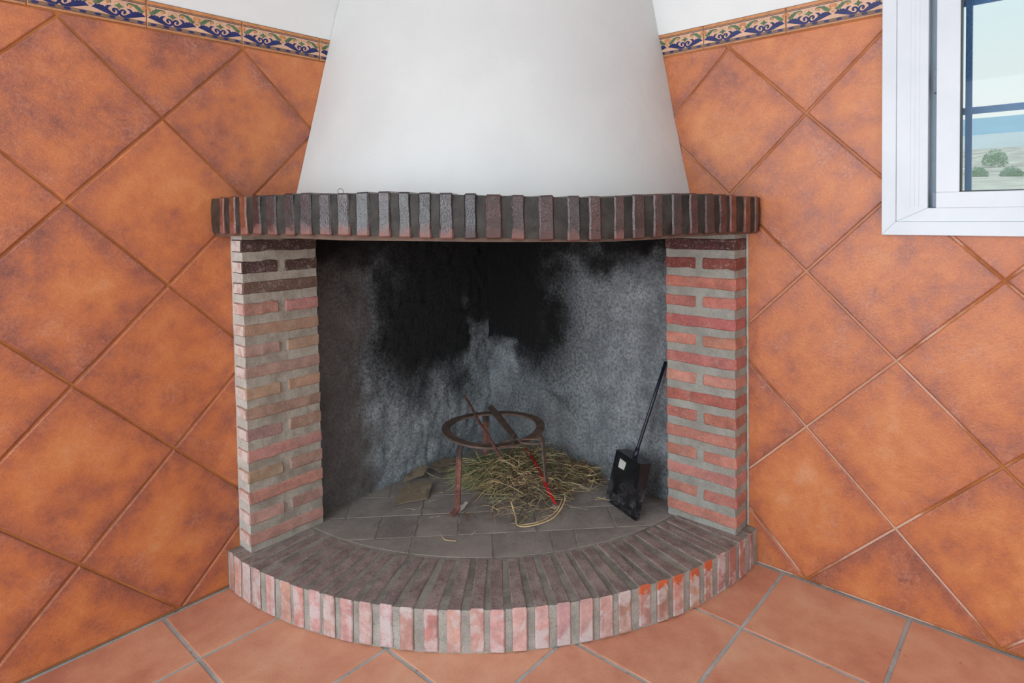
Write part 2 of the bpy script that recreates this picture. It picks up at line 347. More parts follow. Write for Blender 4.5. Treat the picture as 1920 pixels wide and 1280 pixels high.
# ------------------------------------------------------------------ structure: walls, floor, ceiling
H = .335*S                                              # half diagonal of a wall tile
BAND0, BAND1 = 1.672, 1.748
WB0, WB1, WZ0, WZ1 = 1.585, 2.745, 1.105, 2.245         # window opening in the right wall (b, z)
def wall_obj(name, boxes):
    mb = MB()
    for bx, m in boxes: mb.box(*bx, m)
    o = mb.build(name, [MT['wall_grout'], MT['white_plaster']]); o.rotation_euler = (0, 0, ROOM_ROT); o['kind'] = 'structure'; return o
T = .22
wl = wall_obj('wall_left', [((0, 2.70, -T, -.0035, 0, BAND1), 0), ((0, 2.70, -T, 0, BAND1, RH), 1), ((2.70, 4.0, -T, 0, 0, 1.0), 1), ((2.70, 4.0, -T, 0, 2.1, RH), 1), ((4.0, RA, -T, 0, 0, RH), 1)])
wr = wall_obj('wall_right', [((-T, -.0035, -T, WB0, 0, BAND1), 0), ((-T, 0, -T, WB0, BAND1, RH), 1), ((-T, -.0035, WB0, WB1, 0, WZ0), 0), ((-T, 0, WB0, WB1, WZ1, RH), 1),
                             ((-T, -.0035, WB1, RB, 0, BAND1), 0), ((-T, 0, WB1, RB, BAND1, RH), 1)])
wb = wall_obj('wall_back', [((RA, RA+T, -T, .70, 0, RH), 1), ((RA, RA+T, 2.0, RB, 0, RH), 1), ((RA, RA+T, .70, 2.0, 2.17, RH), 1)])
wf = wall_obj('wall_far', [((0, 1.75, RB, RB+T, 0, RH), 1), ((3.45, RA, RB, RB+T, 0, RH), 1), ((1.75, 3.45, RB, RB+T, 0, .95), 1), ((1.75, 3.45, RB, RB+T, 2.15, RH), 1)])
for o, val in ((wl, 0.0), (wr, 1.0), (wb, 0.0), (wf, 0.0)):
    at = o.data.attributes.new('pale', 'FLOAT', 'POINT')
    for d in at.data: d.value = val
    if o is wr:
        for d, vv in zip(at.data, o.data.vertices): d.value = 1.0 if vv.co.z < 1.2 else .0
mb = MB(); mb.box(-T, RA+T, -T, RB+T, -.15, -.003); fl = mb.build('floor', MT['floor_grout']); fl.rotation_euler = (0, 0, ROOM_ROT); fl['kind'] = 'structure'
mb = MB(); mb.box(-T, RA+T, -T, RB+T, RH, RH+.15); ce = mb.build('ceiling', MT['white_plaster']); ce.rotation_euler = (0, 0, ROOM_ROT); ce['kind'] = 'structure'

# wall tiles, laid on the diagonal
def axes(side):
    if side == 'L': p = Vector((S, 0, S)); nn = Vector((0, 1, 0))
    else: p = Vector((0, S, S)); nn = Vector((1, 0, 0))
    q = nn.cross(p); return p, q, nn
shared = {}
def lay_wall(side, wall, u0, z0, umin, umax, hole=None):
    p, q, nn = axes(side); rot = Matrix((p, q, nn)).transposed().to_euler()
    ux = Vector((1, 0, 0)) if side == 'L' else Vector((0, 1, 0))
    for i in range(-8, 14):
        for j in range(-1, 9):
            if (i+j) % 2 == 0: continue
            cu, cz = u0+i*H, z0+j*H
            if cu+H < umin or cu-H > umax or cz-H > BAND0 or cz+H < 0: continue
            cen = ux*cu + Vector((0, 0, cz))
            def loc(u, z):
                d = ux*(u-cu)+Vector((0, 0, z-cz)); return (d.dot(p), d.dot(q))
            base = [(cu-H, cz), (cu, cz-H), (cu+H, cz), (cu, cz+H)]
            regs = [[(1, 0, umin), (-1, 0, -umax), (0, 1, .002), (0, -1, -BAND0+.001)]]
            if hole and cu+H > hole[0] and cz+H > hole[1]:          # around the window: pieces left of it and below it
                regs = [regs[0]+[(-1, 0, -hole[0])], regs[0]+[(1, 0, hole[0]), (0, -1, -hole[1])]]
                regs[1] = regs[1]
                if cz-H >= hole[1]: regs = regs[:1]
                elif cu-H >= hole[0]: regs = regs[1:]
            pieces = []
            for rg in regs:
                po = base
                for k in rg:
                    po = clip(po, *k)
                    if len(po) < 3: break
                if len(po) >= 3: pieces.append(dedupe(po))
            corner = len(pieces) == 2; made = []
            for po in pieces:
                if len(po) < 3 or abs(area(po)) < 8e-4: continue
                lp = [loc(*x) for x in po]
                if area(lp) < 0: lp.reverse()
                full = abs(abs(area(lp))-.335**2) < 1e-4
                if full and 'wall' in shared: me = shared['wall']
                else:
                    sk = None
                    if corner:                                      # the notched tile at the window corner is one piece: no joint along the inner cut
                        def sk(p_, q_):
                            mu = cu+sum(((p_[0]+q_[0])/2*p+(p_[1]+q_[1])/2*q)[k_]*ux[k_] for k_ in range(3)); mz = cz+((p_[0]+q_[0])/2*p+(p_[1]+q_[1])/2*q).z
                            e0 = p_[0]*p+p_[1]*q; e1 = q_[0]*p+q_[1]*q
                            return abs((e0-e1).dot(ux)) < 1e-5 and abs(mu-hole[0]) < 1e-4
                    me = tile_mesh('tile', lp, MT['wall_tile'], .0028, .0042, skip=sk)
                    if full: shared['wall'] = me
                if me is None: continue
                if corner:
                    made.append(me)
                    if len(made) < 2: continue
                    bm = bmesh.new(); bm.from_mesh(made[0]); bm.from_mesh(made[1]); me = bpy.data.meshes.new('tile'); bm.to_mesh(me); bm.free(); me.materials.append(MT['wall_tile'])
                o = mesh_obj('tile', me, wall); o.location = cen; o.rotation_euler = rot
lay_wall('L', wl, 1.3011, .0016, .70, 2.70)
lay_wall('R', wr, 1.3430, .0022, .70, 3.4, (1.56, 1.09))
# floor tiles
def lay_floor():
    als = [.0035+.0]+[.337+.337*i for i in range(0, 13)]; als = [a for a in als if a < RA]+[RA]
    bls = [.0035]+[.2555+.3402*i for i in range(0, 14)]; bls = [b_ for b_ in bls if b_ < RB]+[RB]
    for a0, a1 in zip(als, als[1:]):
        for b0, b1 in zip(bls, bls[1:]):
            if math.hypot(a1, b1) < 1.12: continue
            w, h = a1-a0, b1-b0; key = (round(w, 3), round(h, 3))
            if key not in shared:
                shared[key] = tile_mesh('tile', [(-w/2, -h/2), (w/2, -h/2), (w/2, h/2), (-w/2, h/2)], MT['floor_tile'], .0058, .0016)
            o = mesh_obj('tile', shared[key], fl); o.location = ((a0+a1)/2, (b0+b1)/2, 0)
lay_floor()

# ------------------------------------------------------------------ decorated border tiles under the white plaster
BW, BH = .2655, BAND1-BAND0
def ribbon(mb, pts, wid, z, th=.0007):
    """a flat stroke of varying width in the local x-y plane, raised by th"""
    n0 = len(mb.v); N = len(pts)
    for i, (x, y) in enumerate(pts):
        x0, y0 = pts[max(i-1, 0)]; x1, y1 = pts[min(i+1, N-1)]; L = math.hypot(x1-x0, y1-y0) or 1
        nx, ny = -(y1-y0)/L, (x1-x0)/L; w = wid[i]/2
        for sgn, zz in ((1, z), (1, z+th), (-1, z+th), (-1, z)): mb.v.append((x+nx*w*sgn*(1 if zz == z else .85), y+ny*w*sgn*(1 if zz == z else .85), zz))
    for i in range(N-1):
        for k in range(3):
            a = n0+i*4+k; mb.f.append((a, a+4, a+5, a+1)); mb.m.append(0)
    mb.f.append((n0, n0+1, n0+2, n0+3)); e0 = n0+(N-1)*4; mb.f.append((e0+3, e0+2, e0+1, e0)); mb.m += [0, 0]
def blob(mb, cx, cy, rx, ry, z, th=.0008, k=10, ang=0, star=None):
    po = []
    for i in range(k):
        a = 2*math.pi*i/k; r = 1 if star is None or i % 2 == 0 else star
        x, y = rx*r*math.cos(a), ry*r*math.sin(a); po.append((cx+x*math.cos(ang)-y*math.sin(ang), cy+x*math.sin(ang)+y*math.cos(ang)))
    n0 = len(mb.v)
    mb.v += [(x, y, z) for x, y in po]+[((x-cx)*.8+cx, (y-cy)*.8+cy, z+th) for x, y in po]+[(cx, cy, z+th*1.2)]
    for i in range(k):
        j = (i+1) % k; mb.f.append((n0+i, n0+j, n0+k+j, n0+k+i)); mb.f.append((n0+k+i, n0+k+j, n0+2*k)); mb.m += [0, 0]
def smooth_path(P, n=6):
    out = []
    for i in range(len(P)-1):
        p0, p1, p2, p3 = P[max(i-1, 0)], P[i], P[i+1], P[min(i+2, len(P)-1)]
        for k in range(n):
            t = k/n; out.append(tuple(.5*((2*p1[d])+(-p0[d]+p2[d])*t+(2*p0[d]-5*p1[d]+4*p2[d]-p3[d])*t*t+(-p0[d]+3*p1[d]-3*p2[d]+p3[d])*t**3) for d in range(len(p1))))
    out.append(tuple(P[-1])); return out
def border_parts():
    w, h = BW-.003, BH-.001; P = BW/2; z = 0.0
    Y = lambda f: h/2 - f*h
    parts = {}
    body = tile_mesh('border_tile', [(-w/2, -h/2), (w/2, -h/2), (w/2, h/2), (-w/2, h/2)], MT['border_cream'], 0, .0015)
    g = {k: MB() for k in ('orange_rim', 'maroon_line', 'lower_strip', 'blue_scroll', 'green_leaf', 'orange_flower', 'strip_oval')}
    g['orange_rim'].box(-w/2+.001, w/2-.001, Y(.135), Y(.015), -.002, .0022)
    g['orange_rim'].box(-w/2+.001, w/2-.001, Y(.985), Y(.955), -.002, .0010)
    for y0, y1 in ((.0, .018), (.135, .150), (.175, .200), (.925, .940)): g['maroon_line'].box(-w/2+.001, w/2-.001, Y(y1), Y(y0), -.002, .0012 if y0 else .0024)
    g['lower_strip'].box(-w/2+.001, w/2-.001, Y(.925), Y(.800), -.002, .0007)
    for hcell in (0, 1):
        cx = -BW/2 + P*(hcell+.5)
        for s in (-1, 1):
            X = lambda f: cx + s*(f-.5)*P
            # blue acanthus: leaf then volute towards the cell's axis
            pts = smooth_path([(.025, .635, .01), (.08, .605, .10), (.16, .605, .17), (.24, .645, .18), (.31, .705, .14), (.38, .760, .095), (.445, .765, .075), (.485, .700, .070), (.480, .605, .066), (.440, .550, .062), (.398, .570, .066), (.398, .630, .075), (.428, .650, .085)])
            ribbon(g['blue_scroll'], [(X(a), Y(b)) for a, b, _ in pts], [c_*h*1.08 for *_, c_ in pts], z)
            pts = smooth_path([(.29, .70, .02), (.275, .60, .10), (.300, .51, .085), (.360, .470, .012)], 4)
            ribbon(g['blue_scroll'], [(X(a), Y(b)) for a, b, _ in pts], [c_*h for *_, c_ in pts], z+.0001)
            for (a, b) in ((.10, .535), (.155, .520), (.21, .540)): blob(g['blue_scroll'], X(a), Y(b), .018*P+.001, .036*h, z+.0001, k=6)
            # green leaf with a curl
            pts = smooth_path([(.055, .470, .06), (.115, .430, .13), (.18, .345, .13), (.240, .285, .08), (.300, .262, .05), (.350, .300, .042), (.352, .370, .025)])
            ribbon(g['green_leaf'], [(X(a), Y(b)) for a, b, _ in pts], [c_*h for *_, c_ in pts], z)
            for (a, b) in ((.125, .35), (.185, .275)): blob(g['green_leaf'], X(a), Y(b), .02*P, .034*h, z+.0001, k=6)
            blob(g['orange_flower'], X(.298), Y(.350), .034*P, .060*h, z, k=8)
            pts = smooth_path([(.070, .26, .02), (.072, .34, .05), (.050, .41, .05), (.012, .45, .03)], 4)
            ribbon(g['orange_flower'], [(X(a), Y(b)) for a, b, _ in pts], [c_*h for *_, c_ in pts], z)
            blob(g['orange_flower'], X(.030), Y(.300), .034*P, .082*h, z, k=8); blob(g['orange_flower'], X(.018), Y(.535), .018*P, .04*h, z, k=6)
            for (a, b) in ((.420, .335), (.450, .285)): blob(g['orange_flower'], X(a), Y(b), .010*P, .026*h, z, k=6, ang=.5*s)
        blob(g['orange_flower'], cx, Y(.262), .010*P, .026*h, z, k=6)
        blob(g['green_leaf'], cx, Y(.425), .098*P, .120*h, z, k=8, star=.52)
        for k in range(4):
            xx = cx+(k-1.5)*P/4
            blob(g['strip_oval'], xx, Y(.862), .068*P, .052*h, z+.0005, .0006, 8)
    mt = dict(orange_rim='border_orange', maroon_line='border_maroon', lower_strip='border_brown', blue_scroll='border_blue', green_leaf='border_green', orange_flower='border_orange', strip_oval='border_blue')
    out = {}
    for k, m_ in g.items(): out[k] = pydata(k, m_.v, m_.f, [MT[mt[k]]])
    return body, out
bbody, bparts = border_parts()
def lay_border(side, wall, first, u_end, width):
    p = Vector((1, 0, 0)) if side == 'R' else Vector((-1, 0, 0))
    u = first; sc = width/BW
    while u < u_end:
        t = mesh_obj('border_tile', bbody, wall)
        if side == 'L': rot = Matrix((Vector((-1, 0, 0)), Vector((0, 0, 1)), Vector((0, 1, 0)))).transposed(); loc = Vector((u+width/2, 0, (BAND0+BAND1)/2))
        else: rot = Matrix((Vector((0, 1, 0)), Vector((0, 0, 1)), Vector((1, 0, 0)))).transposed(); loc = Vector((0, u+width/2, (BAND0+BAND1)/2))
        t.location = loc; t.rotation_euler = rot.to_euler(); t.scale = (sc, 1, 1)
        for k, me in bparts.items(): mesh_obj(k, me, t)
        u += width
lay_border('L', wl, .8006-.2664, 2.65, .2664)
lay_border('R', wr, 1.0208-.2640*2, 1.30, .2640)
lay_border('R', wr, 1.0208+.2640*7, 3.4, .2640)
# the tile the window trim cuts short
t = [o for o in wr.children if o.name.startswith('border_tile')]
cut = mesh_obj('border_tile', bbody, wr); cut.location = (0, 1.2848+.264/2, (BAND0+BAND1)/2); cut.rotation_euler = t[0].rotation_euler; cut.scale = (.264/BW, 1, 1)
for k, me in bparts.items(): mesh_obj(k, me, cut)
for o in t:
    if abs(o.location.y-cut.location.y) < .05:
        for ch in list(o.children): bpy.data.objects.remove(ch)
        bpy.data.objects.remove(o)

# ------------------------------------------------------------------ window in the right wall
win = empty('window_1', None, (0, 0, 0), ROOM_ROT); win['kind'] = 'structure'; win['label'] = 'white aluminium casement window with two sashes in the right wall'; win['category'] = 'window'
TB0, TB1, TZ0, TZ1 = 1.546, 2.784, 1.063, 2.285
def frame_piece(name, poly, ax, a0, a1, parent=win, mat='white_lacquer'):
    """poly in (b, z), extruded from a0 to a1 (room side)"""
    n = len(poly); v = [(a0, b_, z_) for b_, z_ in poly]+[(a1, b_, z_) for b_, z_ in poly]
    f = [tuple(reversed(range(n))), tuple(range(n, 2*n))]+[(i, (i+1) % n, n+(i+1) % n, n+i) for i in range(n)]
    bm = bmesh.new(); vs = [bm.verts.new(x) for x in v]
    for q in f: bm.faces.new([vs[i] for i in q])
    bmesh.ops.recalc_face_normals(bm, faces=bm.faces)
    bmesh.ops.bevel(bm, geom=list(bm.edges), offset=.0012, segments=1, affect='EDGES', clamp_overlap=True)
    me = bpy.data.meshes.new(name); bm.to_mesh(me); bm.free(); me.materials.append(MT[mat]); return mesh_obj(name, me, parent)
def ring(name, b0, b1, z0, z1, wb_, wz_, a0, a1, parent=win, mat='white_lacquer'):
    """four mitred pieces"""
    ib0, ib1, iz0, iz1 = b0+wb_, b1-wb_, z0+wz_, z1-wz_
    for po in ([(b0, z0), (b1, z0), (ib1, iz0), (ib0, iz0)], [(b1, z0), (b1, z1), (ib1, iz1), (ib1, iz0)], [(b1, z1), (b0, z1), (ib0, iz1), (ib1, iz1)], [(b0, z1), (b0, z0), (ib0, iz0), (ib0, iz1)]):
        frame_piece(name, po, 0, a0, a1, parent, mat)
ring('window_trim', TB0, TB1, TZ0, TZ1, .034, .037, .001, .016)
ring('window_frame', TB0+.034, TB1-.034, TZ0+.037, TZ1-.037, .073, .036, -.05, .012)
for bb in (1.612, 1.622, 1.632): frame_piece('frame_groove', [(bb, 1.14), (bb+.0025, 1.14), (bb+.0025, 2.2), (bb, 2.2)], 0, .008, .0124)
mid = (TB0+TB1)/2
frame_piece('frame_recess', [(1.640, 1.125), (2.690, 1.125), (2.690, 1.137), (1.640, 1.137)], 0, -.07, -.02, mat='frame_gap')
frame_piece('frame_recess', [(1.650, 1.13), (1.680, 1.13), (1.680, 2.22), (1.650, 2.22)], 0, -.07, -.028, mat='frame_gap')
def sash(b0, b1):
    s = empty('sash', win); z0, z1 = 1.1355, 2.212
    for po, nm in (([(b0, z0), (b1, z0), (b1, z0+.041), (b0, z0+.041)], 'sash_rail'), ([(b0, z1-.041), (b1, z1-.041), (b1, z1), (b0, z1)], 'sash_rail'), ([(b0, z0+.041), (b0+.051, z0+.041), (b0+.051, z1-.041), (b0, z1-.041)], 'sash_stile'), ([(b1-.051, z0+.041), (b1, z0+.041), (b1, z1-.041), (b1-.051, z1-.041)], 'sash_stile')):
        frame_piece(nm, po, 0, -.045, .012, s)
    ib0, ib1, iz0, iz1 = b0+.051, b1-.051, z0+.041, z1-.041
    g = MB(); g.box(-.03, .004, ib0-.001, ib0+.002, iz0, iz1); g.box(-.03, .004, ib1-.003, ib1+.001, iz0, iz1); g.box(-.03, .004, ib0, ib1, iz0-.001, iz0+.003); g.box(-.03, .004, ib0, ib1, iz1-.003, iz1+.001); g.build('gasket', MT['rubber_gasket'], s)
    g = MB(); g.box(-.022, -.018, ib0, ib1, iz0, iz1); g.build('pane', MT['pane_glass'], s)
sash(1.671, mid-.002); sash(mid+.002, 2.659)
for z0, z1 in ((1.138, 1.176), (1.440, 1.500), (1.95, 2.0)):
    g = MB(); g.box(-.02, .004, 1.6635, 1.6705, z0, z1); g.build('hinge', MT['hinge_metal'], win)

# iron bars outside the window
gr = empty('window_grille', None, tuple(W(-.2, 1.720, 1.0)), ROOM_ROT); tag(gr, 'blue painted iron bars outside the white window', 'grille')
def lb(a, b_, z): return (a+.2, b_-1.720, z-1.0)
for k in range(5):
    bb = 1.720+.24*k; g = MB(); x0, y0, z0 = lb(-.208, bb-.0075, 1.02); x1, y1, z1 = lb(-.192, bb+.0075, 2.35); g.box(x0, x1, y0, y1, z0, z1); g.build('upright_bar', MT['grille_paint'], gr)
for zc in (1.106, 1.408, 1.712, 2.015, 2.30):
    g = MB(); x0, y0, z0 = lb(-.212, 1.58, zc-.0095); x1, y1, z1 = lb(-.206, 2.78, zc+.0095); g.box(x0, x1, y0, y1, z0, z1); g.build('cross_bar', MT['grille_paint'], gr)

# ------------------------------------------------------------------ landscape beyond the window
def terrain(name, d0, d1, elev, wide, nd, nw, amp, freq, mat, seed):
    """ground from distance d0 to d1 beyond the right wall; elev(t) gives the elevation angle seen from the house in degrees"""
    v = []; f = []
    for i in range(nd+1):
        t = i/nd; d = d0*(d1/d0)**t
        for j in range(nw+1):
            b_ = 1.9+(j/nw-.5)*2*wide*d
            z = 1.146+(d+1.96)*math.tan(math.radians(elev(t)))+amp*d*mnoise.fractal(Vector((b_*freq/d0+seed, d*freq/d0, seed)), 1.0, 2.0, 4)
            v.append((-d, b_, z))
    for i in range(nd):
        for j in range(nw): a = i*(nw+1)+j; f.append((a, a+1, a+nw+2, a+nw+1))
    o = mesh_obj(name, pydata(name, v, f, [MT[mat]], smooth=True)); o.rotation_euler = (0, 0, ROOM_ROT); o['kind'] = 'structure'; return o
tt = lambda pts: (lambda t: next(y0+(y1-y0)*(t-x0)/(x1-x0) for (x0, y0), (x1, y1) in zip(pts, pts[1:]) if t <= x1+1e-9))
terrain('ground', 4, 60, tt([(0, -14), (.35, -3), (.7, 1.0), (1, 2.0)]), .9, 40, 50, .0035, .5, 'dry_grass', 1.3)
terrain('hillside', 60, 260, tt([(0, 1.9), (.5, 3.0), (.85, 3.9), (1, 3.4)]), .8, 40, 80, .0045, 1.6, 'pale_earth', 5.1)
terrain('plain', 700, 2600, tt([(0, 2.6), (.6, 4.6), (1, 5.1)]), .8, 24, 60, .004, 1.0, 'far_plain', 2.2)
terrain('mountain', 4200, 7000, tt([(0, 4.6), (.7, 6.3), (1, 5.2)]), .8, 24, 70, .007, 1.4, 'far_mountain', 8.4)
def shrub(px, d, w, h, label, seed):
    """bush of leafy clumps; px is its b position per metre of distance"""
    rnd = random.Random(seed); mb = MB(); z0 = 1.146+(d+1.96)*math.tan(math.radians(px[1]))
    for i in range(700):
        th = rnd.uniform(0, 2*math.pi); r = math.sqrt(rnd.random())*w/2; zz = rnd.random()**.8*h*math.sqrt(max(0, 1-(2*r/w)**2*.8)); s_ = rnd.uniform(.05, .10)*w*.6
        c0 = Vector((r*math.cos(th), r*math.sin(th), zz)); n0 = len(mb.v)
        ax = Vector((rnd.gauss(0, 1), rnd.gauss(0, 1), rnd.gauss(0, 1))).normalized(); bx = ax.orthogonal().normalized(); cx = ax.cross(bx)
        mb.v += [tuple(c0+bx*s_), tuple(c0+cx*s_*.7+ax*s_*.3), tuple(c0-bx*s_), tuple(c0-cx*s_*.7+ax*s_*.3)]; mb.f += [(n0, n0+1, n0+2), (n0, n0+2, n0+3)]; mb.m += [0, 0]
    o = mb.build('shrub', MT['shrub_leaf']); o.location = W(-d, 1.93+px[0]*(d+1.96), z0-.05*h); tag(o, label, 'shrub', 'shrubs on the hillside'); return o
shrub((-.069, 2.75), 95, 2.6, 2.2, 'round green shrub alone on the pale hillside beyond the window', 3)
for k, (bx, el, w_, lab) in enumerate(((-.088, 1.85, 1.6, 'low green shrub just right of the window bar, leftmost of the shrub row'), (-.052, 1.75, 1.5, 'low green shrub second from the window bar in the shrub row'), (-.022, 1.95, 1.5, 'low green shrub near the picture edge in the shrub row'))):
    shrub((bx, el), 58, w_, 1.0, lab, 10+k)

# ------------------------------------------------------------------ fireplace
fp = empty('fireplace', None, (0, 0, 0), 0)
tag(fp, 'quarter-round corner fireplace with brick hearth, brick mantel and tapering white hood', 'fireplace')
rnd = random.Random(7)
def rough_brick(name, sx, sy, sz, mats, seed, cuts=(2, 0, 0), jit=.0012, bev=.003, taper=0.0, top_slot=None, end_slot=None):
    """a handmade brick centred on the origin, long side x (front end at +x)"""
    r = random.Random(seed); bm = bmesh.new(); bmesh.ops.create_cube(bm, size=1.0)
    for v in bm.verts: v.co = Vector((v.co.x*sx, v.co.y*sy, v.co.z*sz))
    if cuts[0]:
        ed = [e for e in bm.edges if abs((e.verts[0].co-e.verts[1].co).x) > sx*.5]; bmesh.ops.subdivide_edges(bm, edges=ed, cuts=cuts[0], use_grid_fill=True)
    if cuts[2]:
        ed = [e for e in bm.edges if abs((e.verts[0].co-e.verts[1].co).z) > sz*.5]; bmesh.ops.subdivide_edges(bm, edges=ed, cuts=cuts[2], use_grid_fill=True)
    for v in bm.verts:
        if taper: v.co.y *= 1-taper*(.5-v.co.x/sx)
        v.co += Vector((r.uniform(-1, 1), r.uniform(-1, 1), r.uniform(-1, 1)))*jit
    sharp = [e for e in bm.edges if len(e.link_faces) == 2 and e.calc_face_angle(0) > .9]
    bmesh.ops.bevel(bm, geom=sharp, offset=bev, segments=1, affect='EDGES', clamp_overlap=True)
    me = bpy.data.meshes.new(name); bm.normal_update()
    for fc in bm.faces:
        fc.smooth = False
        if top_slot is not None and fc.normal.x < .6: fc.material_index = top_slot
        if end_slot is not None and abs(fc.normal.x) > .75: fc.material_index = end_slot
    bm.to_mesh(me); bm.free()
    for m_ in mats: me.materials.append(m_)
    return me
def vary(c, amt, r=rnd):
    k = 1+r.uniform(-amt, amt); return (min(1, c[0]*k), min(1, c[1]*k*(1+r.uniform(-.08, .08))), min(1, c[2]*k*(1+r.uniform(-.1, .1))), 1)

# hearth
HC = Vector((.0226, -.003, 0)); HR = 1.18; HZ = .118
def sector(cx, cy, R, n=40, pad=.001):
    """quarter disc between the two walls"""
    pts = [(0, 0-pad)]
    po = [(cx+R*math.sin(math.radians(t)), cy-R*math.cos(math.radians(t))) for t in [ -60+120*i/(n*2) for i in range(n*2+1)]]
    po = [(0, .5)]+po
    po = clip(po, S, -S, pad); po = clip(po, -S, -S, pad)
    po = dedupe(po, .002)
    if area(po) < 0: po.reverse()
    return po
mb = MB(); mb.prism(sector(HC.x, HC.y, HR-.005), 0, HZ-.0045)
hearth = mb.build('hearth', [MT['hearth_mortar'], MT['hearth_dust_mortar']], fp)
for p in hearth.data.polygons:
    if p.normal.z > .5: p.material_index = 1
HB = [-44.4, -42.58, -40.04, -37.49, -34.37, -31.46, -28.98, -26.21, -23.79, -21.17, -18.36, -15.46, -12.67, -9.54, -6.61, -3.65, -1.17, 1.73, 4.52, 7.43, 10.43, 13.24, 15.86, 18.95, 21.71, 24.48, 27.47, 30.42, 33.45, 36.15, 38.89, 41.9]
hb_mesh = [rough_brick('brick', .236, .0375, HZ-.004, [MT['brick_face'], MT['sooty_brick_top']], s_, (2, 0, 1), .0013, .003, .10, 1) for s_ in range(8)]
pink = [lin(200, 156, 148), lin(206, 166, 156), lin(196, 146, 138), lin(200, 170, 164), lin(210, 166, 148), lin(190, 150, 144)]
red = [lin(178, 124, 112), lin(186, 132, 120), lin(172, 120, 108)]
for i, t_ in enumerate(HB):
    t = math.radians(t_); d = Vector((math.sin(t), -math.cos(t), 0))
    o = mesh_obj('brick', hb_mesh[i % 8], hearth); c = HC+d*(HR-.118+rnd.uniform(-.002, .002)); c.z = HZ/2+.001+rnd.uniform(-.0012, .0012)
    a_, b_ = -(c.x+c.y)*S, (c.x-c.y)*S
    o.location = c; o.rotation_euler = (rnd.uniform(-.01, .01), rnd.uniform(-.006, .006), math.atan2(d.y, d.x)+rnd.uniform(-.012, .012))
    if i in (0, 31): o.scale = (1, .55, 1)
    mixr = min(1, max(0, (i-19)/10)); c0 = rnd.choice(pink); c1 = rnd.choice(red); col = tuple(c0[k]*(1-mixr)+c1[k]*mixr for k in range(3))
    col = vary(col, .10); o.color = (col[0], col[1], col[2], 0.0 if i in (23, 24, 25, 26, 27) else 1.0)
# paving bricks of the fire floor
HX = sector(HC.x, HC.y, .935, 40, .020)
rows = [(-.955, -.799, [-.51, -.258, -.005, .178, .256, .50]), (-.799, -.655, [-.376, -.250, -.116, .138, .395]), (-.655, -.513, [-.50, -.245, .010, .262, .51]), (-.513, -.371, [-.376, -.12, .13, .39]), (-.371, -.229, [-.245, .010, .26]), (-.229, -.02, [-.12, .13])]
for y0, y1, js in rows:
    xs = [-.9]+js+[.9]
    for x0, x1 in zip(xs, xs[1:]):
        po = HX
        for k in ((1, 0, x0), (-1, 0, -x1), (0, 1, y0), (0, -1, -y1)):
            po = clip(po, *k)
            if len(po) < 3: break
        if len(po) < 3: continue
        po = dedupe(po)
        if len(po) < 3 or area(po) < 1e-3: continue
        cx = sum(p[0] for p in po)/len(po); cy = sum(p[1] for p in po)/len(po)
        me = tile_mesh('paver', [(x-cx, y-cy) for x, y in po], MT['dusty_paver'], .0030, .0018, .012)
        if me: o = mesh_obj('paver', me, hearth); o.location = (cx, cy, HZ-.0028+rnd.uniform(-.0006, .0006))

